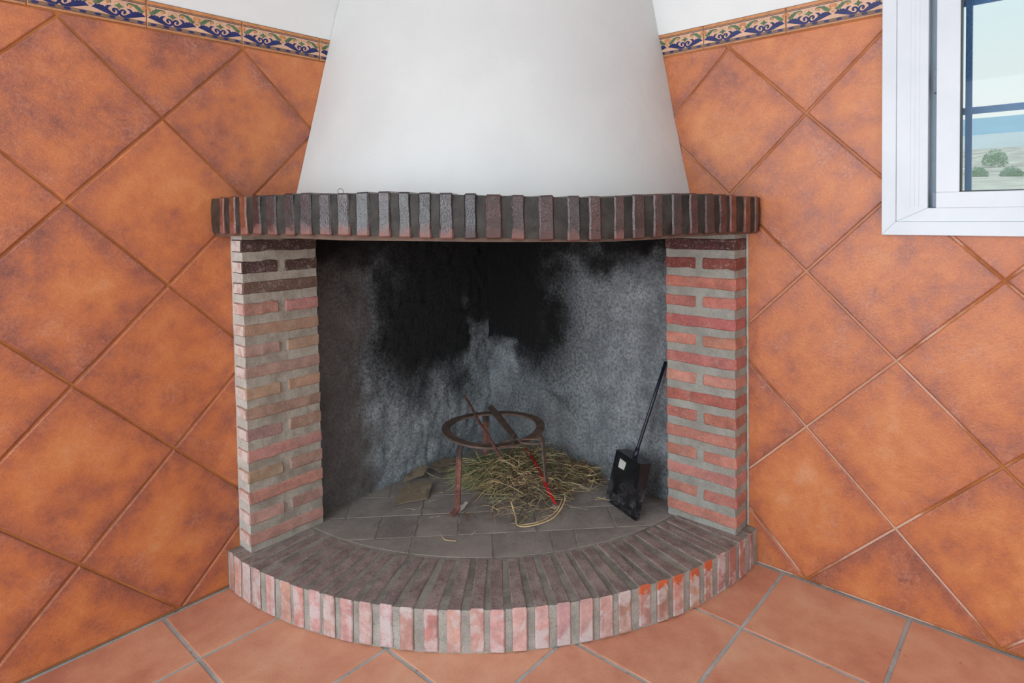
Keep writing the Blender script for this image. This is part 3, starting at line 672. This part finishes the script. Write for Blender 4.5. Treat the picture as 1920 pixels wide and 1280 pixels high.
# the two brick pillars
def pillar(side):
    if side == 'L': a0, a1, dep = .877, 1.127, .080
    else: a0, a1, dep = .925, 1.165, .097
    ztop = 1.083 if side == 'L' else 1.062
    o = empty('pillar', fp); o.rotation_euler = (0, 0, ROOM_ROT)
    mm = MT['pillar_mortar'] if side == 'L' else MT['pillar_mortar_pale']
    mb = MB()
    if side == 'L': mb.box(a0+.004, a1-.004, .0, dep-.004, HZ-.003, ztop)
    else: mb.box(.0, dep-.004, a0+.004, a1-.004, HZ-.003, ztop)
    me = pydata('mortar_core', mb.v, mb.f, [mm, MT['whitish_mortar']])
    if side == 'L':
        for p_ in me.polygons: p_.material_index = 1 if p_.normal.x > .7 else 0
    bm = bmesh.new(); bm.from_mesh(me)
    bmesh.ops.subdivide_edges(bm, edges=list(bm.edges), cuts=24, use_grid_fill=True)
    for v in bm.verts:
        k = mnoise.noise(v.co*38)*.0016+mnoise.noise(v.co*120)*.0008
        if side == 'L': v.co.y += k if v.co.y > .03 else 0; v.co.x += k if v.co.x > (a0+a1)/2 else -k*.5
        else: v.co.x += k if v.co.x > .03 else 0; v.co.y += k if v.co.y > (a0+a1)/2 else -k*.5
    bm.to_mesh(me); bm.free(); mesh_obj('mortar_core', me, o)
    pitch = (ztop-HZ-.006)/15
    es = 1 if side == 'L' else None
    longm = [rough_brick('brick', a1-a0, dep-.010, .0365, [MT['brick'], MT['brick_whitish']], 40+s_, (5, 0, 0), .0015, .0035, end_slot=es) for s_ in range(4)]
    halfL = (a1-a0-.024)/2
    halfm = [rough_brick('brick', halfL, dep-.010, .0365, [MT['brick'], MT['brick_whitish']], 60+s_, (3, 0, 0), .0015, .0035, end_slot=es) for s_ in range(4)]
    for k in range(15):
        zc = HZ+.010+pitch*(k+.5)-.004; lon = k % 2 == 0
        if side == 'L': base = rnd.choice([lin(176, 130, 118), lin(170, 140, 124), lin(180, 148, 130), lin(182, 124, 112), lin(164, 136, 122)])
        else: base = rnd.choice([lin(190, 126, 114), lin(182, 116, 104), lin(194, 136, 124), lin(178, 108, 98)])
        if side == 'L':  # top courses darker: soot and the mantel's shadow both put into the colour
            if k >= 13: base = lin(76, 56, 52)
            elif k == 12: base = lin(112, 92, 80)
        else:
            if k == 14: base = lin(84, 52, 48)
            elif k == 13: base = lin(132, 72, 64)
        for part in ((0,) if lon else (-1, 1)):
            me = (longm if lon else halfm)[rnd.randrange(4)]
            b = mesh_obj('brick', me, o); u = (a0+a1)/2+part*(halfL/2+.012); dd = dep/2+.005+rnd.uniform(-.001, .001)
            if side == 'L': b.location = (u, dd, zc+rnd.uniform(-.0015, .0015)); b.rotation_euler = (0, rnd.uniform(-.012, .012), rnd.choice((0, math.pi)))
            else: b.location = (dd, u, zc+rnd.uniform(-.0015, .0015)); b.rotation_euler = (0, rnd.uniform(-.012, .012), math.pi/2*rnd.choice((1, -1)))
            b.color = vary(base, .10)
    return o
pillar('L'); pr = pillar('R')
mb = MB(); mb.box(.0003, .0045, 1.163, 1.1685, HZ, 1.06); mb.build('caulk_line', MT['whitish_mortar'], pr)

# rendered firebox walls
def firebox_wall(side):
    U0, U1, Z0, Z1 = .010, (.885 if side == 'L' else .935), HZ-.004, 1.10
    nu, nz = 96, 100; v = []; f = []; at = []
    sstep = lambda x, a, b: (lambda t: t*t*(3-2*t))(max(0, min(1, (x-a)/(b-a))))
    for j in range(nz+1):
        for i in range(nu+1):
            u = U0+(U1-U0)*i/nu; z = Z0+(Z1-Z0)*j/nz; sd = 0 if side == 'L' else 50
            q = Vector((u*7+sd, z*7, 3.3)); w = mnoise.fractal(q, 1.0, 2.0, 5)
            rr = .0065 if side == 'L' else .0028
            d = .012+rr*mnoise.fractal(Vector((u*26+sd, z*20, 1)), 1.0, 2.0, 3)+rr*.6*mnoise.noise(Vector((u*75+sd, z*60, 5)))+.004*mnoise.noise(Vector((u*4+sd, z*4, 9)))
            d = max(.005, d)
            v.append((u, d, z) if side == 'L' else (d, u, z)); zz = z+.10*w; uu = u+.08*w
            if side == 'L':
                plume = sstep(uu, .17, .07)*sstep(zz, .74, .58)                 # pale streak beside the corner
                s_ = sstep(zz, .24, .62)*sstep(uu, .84, .42)*(1-.8*plume)
                s_ = max(s_, sstep(zz, .74, 1.08)); s_ = max(s_, .35*sstep(uu, .55, .3)*sstep(zz, .3, .45)); s_ = max(s_, .42*sstep(uu, .74, .60)*sstep(zz, .42, .60)); brown = sstep(uu, .58, .68)  # brown strip: the left pillar's cast shadow, painted into the wall colour
            else:
                plume = sstep(uu, .17, .10)*sstep(zz, .62, .46)
                s_ = sstep(zz, .27, .64)*sstep(uu, .76, .22)*(1-.8*plume)
                s_ = max(s_, sstep(zz, .80, 1.08)*.95); s_ = max(s_, .55*math.exp(-((uu-.42)/.16)**2-((zz-.42)/.07)**2)); brown = .25*sstep(zz, .5, .3)*sstep(uu, .7, .4)
            at.append((s_, brown, 0))
    for j in range(nz):
        for i in range(nu):
            a = j*(nu+1)+i; q = (a, a+1, a+nu+2, a+nu+1); f.append(q if side == 'R' else q[::-1])
    me = pydata('firebox_wall', v, f, [MT['firebox_plaster']], smooth=True)
    A = me.attributes.new('soot', 'FLOAT_VECTOR', 'POINT')
    for d, x in zip(A.data, at): d.vector = x
    o = mesh_obj('firebox_wall', me, fp); o.rotation_euler = (0, 0, ROOM_ROT); o['label'] = 'soot-blackened rough plaster wall of the firebox'
firebox_wall('L'); firebox_wall('R')

# mantel
MC = Vector((.02, -.012, 0)); MR = 1.187
MBR = [(-42.3, 1.0898, 1.2001, 1.0846), (-39.52, 1.0901, 1.1998, 1.0853), (-36.8, 1.0903, 1.1997, 1.0849), (-33.91, 1.0903, 1.1998, 1.084), (-30.99, 1.0902, 1.2005, 1.0828), (-27.87, 1.0899, 1.2016, 1.0812), (-25.16, 1.0895, 1.2011, 1.0796), (-22.22, 1.0889, 1.2002, 1.0777), (-19.53, 1.0881, 1.1995, 1.0759), (-16.97, 1.0858, 1.1995, 1.0752), (-14.08, 1.0831, 1.1996, 1.0743), (-11.49, 1.0805, 1.1978, 1.0733), (-8.97, 1.0794, 1.1962, 1.0723), (-6.36, 1.0782, 1.1937, 1.071), (-3.39, 1.0767, 1.1909, 1.0695), (-0.56, 1.0752, 1.1887, 1.0679), (2.41, 1.0724, 1.1867, 1.0668), (5.89, 1.0691, 1.1838, 1.0653), (9.4, 1.0654, 1.181, 1.0636), (12.13, 1.064, 1.1803, 1.0621), (15.49, 1.0652, 1.1817, 1.0611), (18.27, 1.0659, 1.1832, 1.062), (21.3, 1.068, 1.1851, 1.0628), (24.39, 1.0699, 1.187, 1.0637), (27.36, 1.0714, 1.1875, 1.0646), (30.52, 1.0715, 1.1857, 1.0652), (33.57, 1.0713, 1.1842, 1.0655), (35.92, 1.0702, 1.1828, 1.0656), (39.8, 1.0679, 1.1806, 1.0653), (43.01, 1.066, 1.1791, 1.0628)]
def at_angle(t, k):
    if t <= MBR[0][0]: return MBR[0][k]
    for p, q in zip(MBR, MBR[1:]):
        if t <= q[0]: return p[k]+(q[k]-p[k])*(t-p[0])/(q[0]-p[0])
    return MBR[-1][k]
def curved_slab(name, R0, R1, klo, khi, dlo, dhi, mats, parent, n=180, jit=0.0, nr=1):
    """quarter ring between the walls with a slightly uneven top and bottom"""
    secs = []
    for i in range(n+1):
        t = -46.5+93*i/n; d = Vector((math.sin(math.radians(t)), -math.cos(math.radians(t)), 0))
        # stop at the walls
        rmax = R1
        zl, zh = at_angle(t, klo)+dlo, at_angle(t, khi)+dhi
        k = jit*(mnoise.noise(Vector((t*.9, 1, 2)))*.6+mnoise.noise(Vector((t*3, 4, 2)))*.4)
        ring_ = []
        for (r, z) in ((R0, zl), (R1+k-.004*(jit > 0), zl), (R1+k, zl+(zh-zl)*.3), (R1-k*.6, zl+(zh-zl)*.7), (R1+k*.5-.003*(jit > 0), zh+k*.4), (R0, zh)):
            p = MC+d*r; a_, b_ = -(p.x+p.y)*S, (p.x-p.y)*S; a_ = max(a_, .0012); b_ = max(b_, .0012); p = W(a_, b_, z); ring_.append(tuple(p))
        secs.append(ring_)
    v = [p for s_ in secs for p in s_]; m_ = 6; f = []
    for i in range(n):
        for k in range(m_): f.append((i*m_+k, i*m_+(k+1) % m_, (i+1)*m_+(k+1) % m_, (i+1)*m_+k))
    f += [tuple(reversed(range(m_))), tuple(n*m_+k for k in range(m_))]
    bm = bmesh.new(); vs = [bm.verts.new(x) for x in v]
    for q in f:
        try: bm.faces.new([vs[i] for i in q])
        except ValueError: pass
    bmesh.ops.recalc_face_normals(bm, faces=bm.faces); me = bpy.data.meshes.new(name); bm.to_mesh(me); bm.free()
    for x in mats: me.materials.append(x)
    return mesh_obj(name, me, parent)
mantel = curved_slab('mantel', .02, MR-.0022, 1, 2, .004, -.004, [MT['mantel_mortar']], fp, jit=.0025)
mm_mesh = [rough_brick('brick', .118, .0365, .112, [MT['mantel_brick']], 90+s_, (0, 0, 4), .0010, .004) for s_ in range(8)]
dark = [lin(46, 32, 32), lin(40, 34, 38), lin(46, 38, 44), lin(38, 30, 31)]
warm = [lin(64, 32, 27), lin(56, 29, 24), lin(50, 33, 32)]
for i, (t_, zb, zt, zl) in enumerate(MBR):
    t = math.radians(t_); d = Vector((math.sin(t), -math.cos(t), 0)); o = mesh_obj('brick', mm_mesh[i % 8], mantel)
    c = MC+d*(MR-.0575+rnd.uniform(-.0015, .0015)); c.z = (zb+zt)/2; o.location = c; o.rotation_euler = (rnd.uniform(-.008, .008), rnd.uniform(-.01, .01), math.atan2(d.y, d.x)+rnd.uniform(-.01, .01))
    o.scale = (1, rnd.uniform(.82, 1.04)*(1.08 if 15 <= i <= 19 else 1)*(.6 if i in (0, 29) else 1), (zt-zb)/.112)
    if i in (0, 1, 2): col = lin(110, 62, 46)
    elif i >= 27: col = lin(104, 58, 44)
    elif i >= 15: col = rnd.choice(warm)
    else: col = rnd.choice(dark)
    col = vary(col, .15); o.color = (col[0], col[1], col[2], .45 if i < 14 or i == 16 else (.65 if i in (18, 20) else .9))
board = curved_slab('mantel_board', .03, MR-.014, 3, 1, 0.0, .006, [MT['mantel_board']], fp)
lp = MB(); cx0 = MC+Vector((math.sin(math.radians(-20.8)), -math.cos(math.radians(-20.8)), 0))*(MR-.03)
lp.tube([(cx0.x+.0075*math.cos(a), cx0.y, 1.2035+.0075*math.sin(a)) for a in [-.6+k*4.4/10 for k in range(11)]], .0008, 5)
lw = lp.build('wire_loop', MT['old_iron'], fp); lw['label'] = 'thin wire loop on the mantel top'

# tapering white hood
def hood():
    n, nz = 48, 40; v = []; f = []
    for j in range(nz+1):
        z = 1.165+(RH-1.165)*j/nz
        rl = .9027-.271*(z-1.2195); rr = .968-.2035*(z-1.1998)
        for i in range(n+1):
            ph = math.pi/2*i/n
            k = 1+.004*mnoise.noise(Vector((ph*3, z*3, .5)))+.0022*mnoise.noise(Vector((ph*9, z*14, 2.5)))
            v.append(tuple(W(max(.0012, rl*math.cos(ph)**.94*k), max(.0012, rr*math.sin(ph)**.94*k), z) if 0 < i < n else W(rl*k if i == 0 else .0012, rr*k if i == n else .0012, z)))
    for j in range(nz):
        for i in range(n): a = j*(n+1)+i; f.append((a, a+1, a+n+2, a+n+1))
    return mesh_obj('hood', pydata('hood', v, f, [MT['hood_plaster']], smooth=True), fp)
hood()

# ------------------------------------------------------------------ things in the firebox
# iron trivet
TR = Vector((.006, -.490, HZ)); RT = .190; TH = .233
tv = empty('trivet', None, TR); tag(tv, 'rusty iron trivet, a flat ring on three legs, standing in the firebox', 'trivet')
mb = MB(); pts = []; nR = 56
rr = random.Random(3); v = []; f = []
for i in range(nR):
    a = 2*math.pi*i/nR; k = .0025*math.sin(3*a+.5)
    for (r, z) in ((RT-.031+k, TH-.007), (RT+k, TH-.007), (RT+k, TH), (RT-.031+k, TH)):
        v.append((r*math.cos(a), r*math.sin(a), z+.003*math.sin(a*2+1)))
for i in range(nR):
    for k in range(4): j = (i+1) % nR; f.append((i*4+k, i*4+(k+1) % 4, j*4+(k+1) % 4, j*4+k))
rg = mesh_obj('ring', pydata('ring', v, f, [MT['old_iron']]), tv)
def trivet_leg(ang, foot_ang, lean, mat='rusty_iron'):
    d = Vector((math.cos(ang), math.sin(ang), 0)); fo = Vector((math.cos(foot_ang), math.sin(foot_ang), 0)); mb = MB()
    P = [d*(RT-.020)+Vector((0, 0, TH-.011)), d*(RT-.004)+Vector((0, 0, TH-.012)), d*(RT+.004)+Vector((0, 0, TH-.022)), d*(RT+.006+lean*.3)+Vector((0, 0, TH*.6)), d*(RT+.008+lean*.8)+Vector((0, 0, .03)), d*(RT+.008+lean)+Vector((0, 0, .012)), d*(RT+.008+lean)+fo*.012+Vector((0, 0, .006)), d*(RT+.010+lean)+fo*.032+Vector((0, 0, .005))]
    tang = Vector((-d.y, d.x, 0))
    mb.tube(P, [.011, .0125, .0135, .0135, .0125, .0125, .013, .009], 6, 0, .42, tuple(d+Vector((0, 0, .001))))
    return mb.build('leg', MT[mat], tv, smooth=False)
trivet_leg(math.radians(232), math.radians(232), .012); trivet_leg(math.radians(-26), math.radians(-40), .012, 'old_iron'); trivet_leg(math.radians(98), math.radians(98), .006)

rod = MB(); p0, p1 = Vector((-.108, -.19, .381)), Vector((.026, -.80, .3585))
rod.tube([p0+(p1-p0)*k/8+Vector((.002*math.sin(k*1.3), 0, 0)) for k in range(9)], [.0042, .0048, .005, .005, .0052, .0052, .005, .005, .004], 6)
ro = rod.build('iron_rod', MT['rusty_iron']); tag(ro, 'thin rusty iron rod lying across the trivet ring', 'rod')
ro.data.transform(Matrix.Translation(-p0)); ro.location = p0
# old scissors
sc = empty('scissors', None, (.074, -.609, HZ+TH+.004)); tag(sc, 'old iron scissors with two loop handles lying on the trivet ring', 'scissors')
def sc_blade(name, tip, w0, zoff):
    tip = Vector(tip); d = tip.normalized(); s_ = Vector((-d.y, d.x, 0)); L = tip.length; mb = MB()
    po = [(-.02, -.010), (0, -.013), (L*.7, -.0125), (L*.93, -.008), (L, 0.002), (L*.9, .010), (0, .0125), (-.02, .010)]
    pw = [(d.x*x*1+s_.x*y*w0, d.y*x+s_.y*y*w0) for x, y in po]
    if area(pw) < 0: pw.reverse()
    mb.prism(pw, zoff, zoff+.003); mb.build(name, MT['old_iron'], sc)
sc_blade('blade', (-.076, .352), 1.0, .004); sc_blade('blade', (-.084, .346), .8, .0005)
def sc_loop(path_c, rx, ry, ang, sh0):
    mb = MB(); cx, cy = path_c; pts = []
    for k in range(21):
        a = 2*math.pi*k/20; x, y = rx*math.cos(a), ry*math.sin(a); pts.append((cx+x*math.cos(ang)-y*math.sin(ang), cy+x*math.sin(ang)+y*math.cos(ang), .004))
    mb.tube(pts, .0032, 6); mb.tube([(sh0[0], sh0[1], .004), ((sh0[0]+pts[0][0])/2, (sh0[1]+pts[0][1])/2, .004), pts[0]], [.005, .0042, .0032], 6)
    mb.build('handle', MT['old_iron'], sc, True)
sc_loop((-.028, -.072), .030, .021, math.radians(55), (.004, -.01)); sc_loop((.060, -.062), .042, .022, math.radians(165), (.006, -.008))
g = MB(); g.tube([(0, -.004, -.001), (0, -.004, .009)], .005, 8); g.build('pivot_screw', MT['old_iron'], sc)

# ash shovel leaning on the right wall
BL, BR_, TL, TR_ = Vector((.3975, -.6107, HZ)), Vector((.4652, -.7690, HZ)), Vector((.4512, -.5570, .2751)), Vector((.4882, -.7460, .2966))
shv = empty('ash_shovel', None, (BL+BR_)/2); tag(shv, 'black metal ash shovel leaning in the right of the firebox', 'shovel'); o0 = (BL+BR_)/2
nrm = (TR_-BR_).cross(BL-BR_).normalized()
if nrm.dot(Vector((S, S, 0))) < 0: nrm = -nrm
bk = nrm*.050
q = [p-o0 for p in (BL, BR_, TR_, TL)]; th = nrm*.0022
def slab(name, pts, off, mat, parent):
    n = len(pts); v = [tuple(p) for p in pts]+[tuple(p+off) for p in pts]; f = [tuple(reversed(range(n))), tuple(range(n, 2*n))]+[(i, (i+1) % n, n+(i+1) % n, n+i) for i in range(n)]
    bm = bmesh.new(); vs = [bm.verts.new(x) for x in v]
    for k in f: bm.faces.new([vs[i] for i in k])
    bmesh.ops.recalc_face_normals(bm, faces=bm.faces); me = bpy.data.meshes.new(name); bm.to_mesh(me); bm.free(); me.materials.append(mat); return mesh_obj(name, me, parent)
ups = (q[3]-q[0]).normalized(); across = (q[1]-q[0]).normalized()
slab('pan', q, th, MT['black_enamel'], shv)
slab('side_wall', [q[1], q[2], q[2]+bk, q[1]+bk*.28], -across*.0022, MT['black_enamel'], shv)
slab('side_wall', [q[0], q[3], q[3]+bk, q[0]+bk*.28], across*.0022, MT['black_enamel'], shv)
slab('back_wall', [q[3], q[2], q[2]+bk, q[3]+bk], -ups*.0022, MT['black_enamel'], shv)
hs = (q[3]+q[2])/2+bk*.45+(q[2]-q[3])*.08; he = Vector((.606, -.655, .615))-o0
g = MB(); g.tube([hs-(he-hs).normalized()*.02, hs, hs+(he-hs)*.5, he], .0058, 10); g.build('handle', MT['dark_paint_metal'], shv, True)
g = MB(); g.tube([hs-(he-hs).normalized()*.012, hs+(he-hs).normalized()*.035], .0078, 10); g.build('socket', MT['dark_paint_metal'], shv, True)
fc = lambda u_, w_: q[0]*(1-u_)*(1-w_)+q[1]*u_*(1-w_)+q[3]*(1-u_)*w_+q[2]*u_*w_
slab('sticker', [fc(.24, .72)-nrm*.0012, fc(.46, .73)-nrm*.0012, fc(.49, .88)-nrm*.0012, fc(.25, .89)-nrm*.0012], -nrm*.0030, MT['sticker_paper'], shv)['label'] = 'small white price sticker'

# cardboard scraps
def scrap(name, pts, z, mat, label, cat, tilt=(0, 0), th=.003, group=None, seed=0):
    r = random.Random(seed); cx = sum(p[0] for p in pts)/len(pts); cy = sum(p[1] for p in pts)/len(pts); po = []
    for i in range(len(pts)):
        p, q_ = pts[i], pts[(i+1) % len(pts)]
        for k in range(5):
            t = k/5; po.append((p[0]+(q_[0]-p[0])*t-cx+r.uniform(-.003, .003), p[1]+(q_[1]-p[1])*t-cy+r.uniform(-.003, .003)))
    if area(po) < 0: po.reverse()
    n = len(po); v = [(0, 0, 0)]+[(x, y, 0) for x, y in po]+[(0, 0, th)]+[(x, y, th) for x, y in po]; f = []
    v = [(x, y, zz+.35*x*x*8*.1+.02*mnoise.noise(Vector((x*14, y*14, seed)))*min(1, math.hypot(x, y)*20)*.4) for x, y, zz in v]
    for i in range(n):
        j = (i+1) % n; f += [(0, 1+j, 1+i), (n+1, n+2+i, n+2+j), (1+i, 1+j, n+2+j, n+2+i)]
    o = mesh_obj(name, pydata(name, v, f, [MT[mat]])); o.location = (cx, cy, z); o.rotation_euler = (tilt[0], tilt[1], 0); tag(o, label, cat, group); return o
scrap('cardboard_scrap', [(-.352, -.545), (-.345, -.585), (-.232, -.545), (-.222, -.44), (-.25, -.425), (-.315, -.432), (-.335, -.47)], HZ+.006, 'cardboard', 'torn piece of brown cardboard, frontmost of the three scraps', 'cardboard', (.06, -.03), group='cardboard scraps in the firebox', seed=2)
scrap('cardboard_scrap', [(-.335, -.43), (-.262, -.385), (-.245, -.325), (-.262, -.335), (-.30, -.35), (-.33, -.40)], HZ+.024, 'cardboard', 'narrow crumpled cardboard strip behind the front cardboard piece', 'cardboard', (.22, .05), group='cardboard scraps in the firebox', seed=5)
scrap('cardboard_scrap', [(-.245, -.30), (-.205, -.345), (-.150, -.33), (-.148, -.215), (-.21, -.225)], HZ+.010, 'cardboard', 'cardboard piece lying behind the left trivet leg', 'cardboard', (.05, .03), group='cardboard scraps in the firebox', seed=8)
scrap('paper_scrap', [(-.140, -.660), (-.118, -.630), (-.098, -.598), (-.090, -.604), (-.108, -.645), (-.130, -.668)], HZ+.005, 'white_paper', 'small white paper scrap at the foot of the left trivet leg', 'paper', (.25, .3), .002, seed=11)

# pile of dry straw and sprigs
def straw_pile():
    rnd = random.Random(21); mb = MB()
    def blade(p, yaw_, pitch_, L, r, curl, m, flat=None, n=5):
        pts = [Vector(p)]; y = yaw_; pi_ = pitch_
        for k in range(n):
            d = Vector((math.cos(y)*math.cos(pi_), math.sin(y)*math.cos(pi_), math.sin(pi_))); q_ = pts[-1]+d*L/n
            q_.z = max(q_.z, HZ+.003+r); pts.append(q_); y += curl*rnd.uniform(.4, 1.3)/n; pi_ -= rnd.uniform(0, .9)/n*1.4
        rad = [r*(.9-.65*k/n) for k in range(n+1)]; mb.tube(pts, rad, 3 if flat is None else 4, m, flat)
    def height(x, y):
        h = 0
        for cx, cy, rx, ry, hh in ((-.055, -.385, .085, .085, .055), (.120, -.520, .145, .130, .075), (.300, -.440, .115, .095, .060), (.15, -.37, .15, .11, .10), (.02, -.34, .10, .09, .06)):
            h = max(h, hh*max(0, 1-((x-cx)/rx)**2-((y-cy)/ry)**2)**.6)
        return h
    def scatter(cx, cy, rx, ry, n_, mats, L, rad, curl, pitch=(-.1, .5), flat=None, yaw_=None, spread=3.2):
        for _ in range(n_):
            a = rnd.uniform(0, 6.283); k = math.sqrt(rnd.random()); x, y = cx+rx*k*math.cos(a), cy+ry*k*math.sin(a)
            z = HZ+.004+height(x, y)*rnd.uniform(.35, 1.05)
            yy = rnd.uniform(0, 6.283) if yaw_ is None else yaw_+rnd.gauss(0, spread)
            blade((x, y, z), yy, rnd.uniform(*pitch), rnd.uniform(*L), rnd.uniform(*rad), rnd.uniform(-curl, curl), rnd.choice(mats), flat)
    TAN, BRN, GG, GR, ASH = 0, 1, 2, 3, 4
    scatter(.13, -.50, .16, .15, 520, (TAN, TAN, BRN, ASH, GG), (.05, .14), (.0010, .0020), 2.6)
    scatter(.13, -.50, .13, .12, 420, (ASH, BRN, TAN), (.02, .06), (.0006, .0012), 3.2)
    scatter(.14, -.48, .17, .15, 520, (BRN, BRN, ASH, TAN), (.03, .08), (.0009, .0018), 2.8, (-.3, .3))
    scatter(.30, -.44, .12, .10, 460, (TAN, BRN, GG, BRN), (.04, .13), (.0008, .0017), 2.4)
    scatter(.15, -.38, .16, .11, 330, (GG, GR, TAN, BRN), (.05, .13), (.001, .0022), 1.8)
    scatter(.02, -.34, .10, .09, 200, (GG, GR, TAN), (.05, .12), (.001, .0022), 1.6)
    scatter(-.03, -.385, .075, .06, 260, (GG, GG, GR, TAN), (.05, .11), (.0016, .0028), .8, (-.15, .35), .45, 3.5, .55)
    scatter(-.03, -.43, .075, .05, 190, (GG, GG, TAN), (.06, .12), (.0016, .0028), .6, (-.1, .2), .45, 3.35, .35)
    scatter(.17, -.45, .07, .05, 130, (GR, GR, GG), (.03, .07), (.0014, .0024), .8, (.0, .6), .5, .5, .6)
    scatter(.02, -.50, .05, .07, 120, (GR, GG, TAN), (.04, .09), (.0012, .0022), .8, (-.1, .3), .5, -1.9, .5)
    scatter(.12, -.66, .13, .07, 70, (TAN, TAN, BRN), (.04, .12), (.0007, .0013), 2.6, (-.05, .2))
    scatter(.13, -.55, .42, .28, 90, (TAN, BRN), (.012, .045), (.0006, .0011), 1.5, (-.02, .05))
    # long stalks: the loop at the front and the ones poking out on the left
    for P, r, m in (([(.060, -.66, .15), (.072, -.72, .128), (.078, -.775, .124), (.13, -.775, .123), (.20, -.735, .126), (.245, -.66, .14), (.25, -.61, .15)], .0022, TAN), ([(.078, -.775, .123), (.10, -.74, .127), (.14, -.70, .14), (.17, -.64, .16)], .0020, GG), ([(.085, -.770, .123), (.15, -.755, .124), (.21, -.705, .13), (.24, -.64, .14)], .0016, TAN), ([(.08, -.76, .124), (.09, -.70, .13), (.12, -.66, .145)], .0016, GR),
                    ([(-.29, -.33, .165), (-.25, -.36, .135), (-.19, -.39, .124), (-.11, -.40, .13)], .0016, GG), ([(.33, -.39, .15), (.40, -.41, .14), (.47, -.43, .125)], .0014, GG), ([(.27, -.54, .126), (.34, -.55, .123), (.40, -.50, .124)], .0011, TAN), ([(.36, -.62, .123), (.40, -.61, .124), (.435, -.615, .13)], .0011, TAN), ([(.37, -.60, .123), (.41, -.63, .124), (.43, -.60, .123)], .0011, TAN),
                    ([(-.06, -.70, .122), (-.10, -.67, .124), (-.085, -.725, .122)], .0016, BRN), ([(-.17, -.80, .1215), (-.155, -.835, .122), (-.12, -.845, .1215)], .0016, TAN)):
        mb.tube(smooth_path(P, 5), r, 4, m)
    # grey fluff lumps inside the pile
    for _ in range(26):
        x, y = rnd.gauss(.12, .07), rnd.gauss(-.50, .06); c = Vector((x, y, HZ+.008+height(x, y)*.45)); r = rnd.uniform(.010, .024); n0 = len(mb.v); k = 7
        for i in range(1, 4):
            for j in range(k):
                t, ph = math.pi*i/4, 2*math.pi*j/k; rr_ = r*rnd.uniform(.7, 1.2); mb.v.append((c.x+rr_*math.sin(t)*math.cos(ph), c.y+rr_*math.sin(t)*math.sin(ph), max(HZ+.002, c.z+rr_*.7*math.cos(t))))
        for i in range(2):
            for j in range(k): j2 = (j+1) % k; mb.f.append((n0+i*k+j, n0+(i+1)*k+j, n0+(i+1)*k+j2, n0+i*k+j2)); mb.m.append(ASH)
        mb.f += [tuple(n0+j for j in range(k)), tuple(n0+2*k+j for j in reversed(range(k)))]; mb.m += [ASH, ASH]
    c0 = Vector((.13, -.48, HZ)); o = mb.build('straw_pile', [MT[x] for x in ('straw_tan', 'straw_brown', 'leaf_grey_green', 'leaf_green', 'ash_fluff')])
    o.data.transform(Matrix.Translation(-c0)); o.location = c0
    tag(o, 'heap of dry straw and grey-green sprigs under the trivet', 'straw', kind='stuff')
straw_pile()
# red strip in the straw
mb = MB(); P = smooth_path([(.125, -.362, .212), (.140, -.366, .209), (.161, -.459, .198), (.179, -.541, .184), (.191, -.611, .170), (.205, -.651, .150), (.221, -.668, .126)], 5)
mb.tube(P, [.0045+.0045*math.sin(math.pi*min(1, .10+k/len(P))) for k in range(len(P))], 6, 0, .7, (.75, -.5, .45))
o = mb.build('red_strip', MT['red_plastic']); o.data.transform(Matrix.Translation((-.181, .504, -HZ))); o.location = (.181, -.504, HZ)
tag(o, 'long shiny red plastic strip lying in the straw', 'strip')
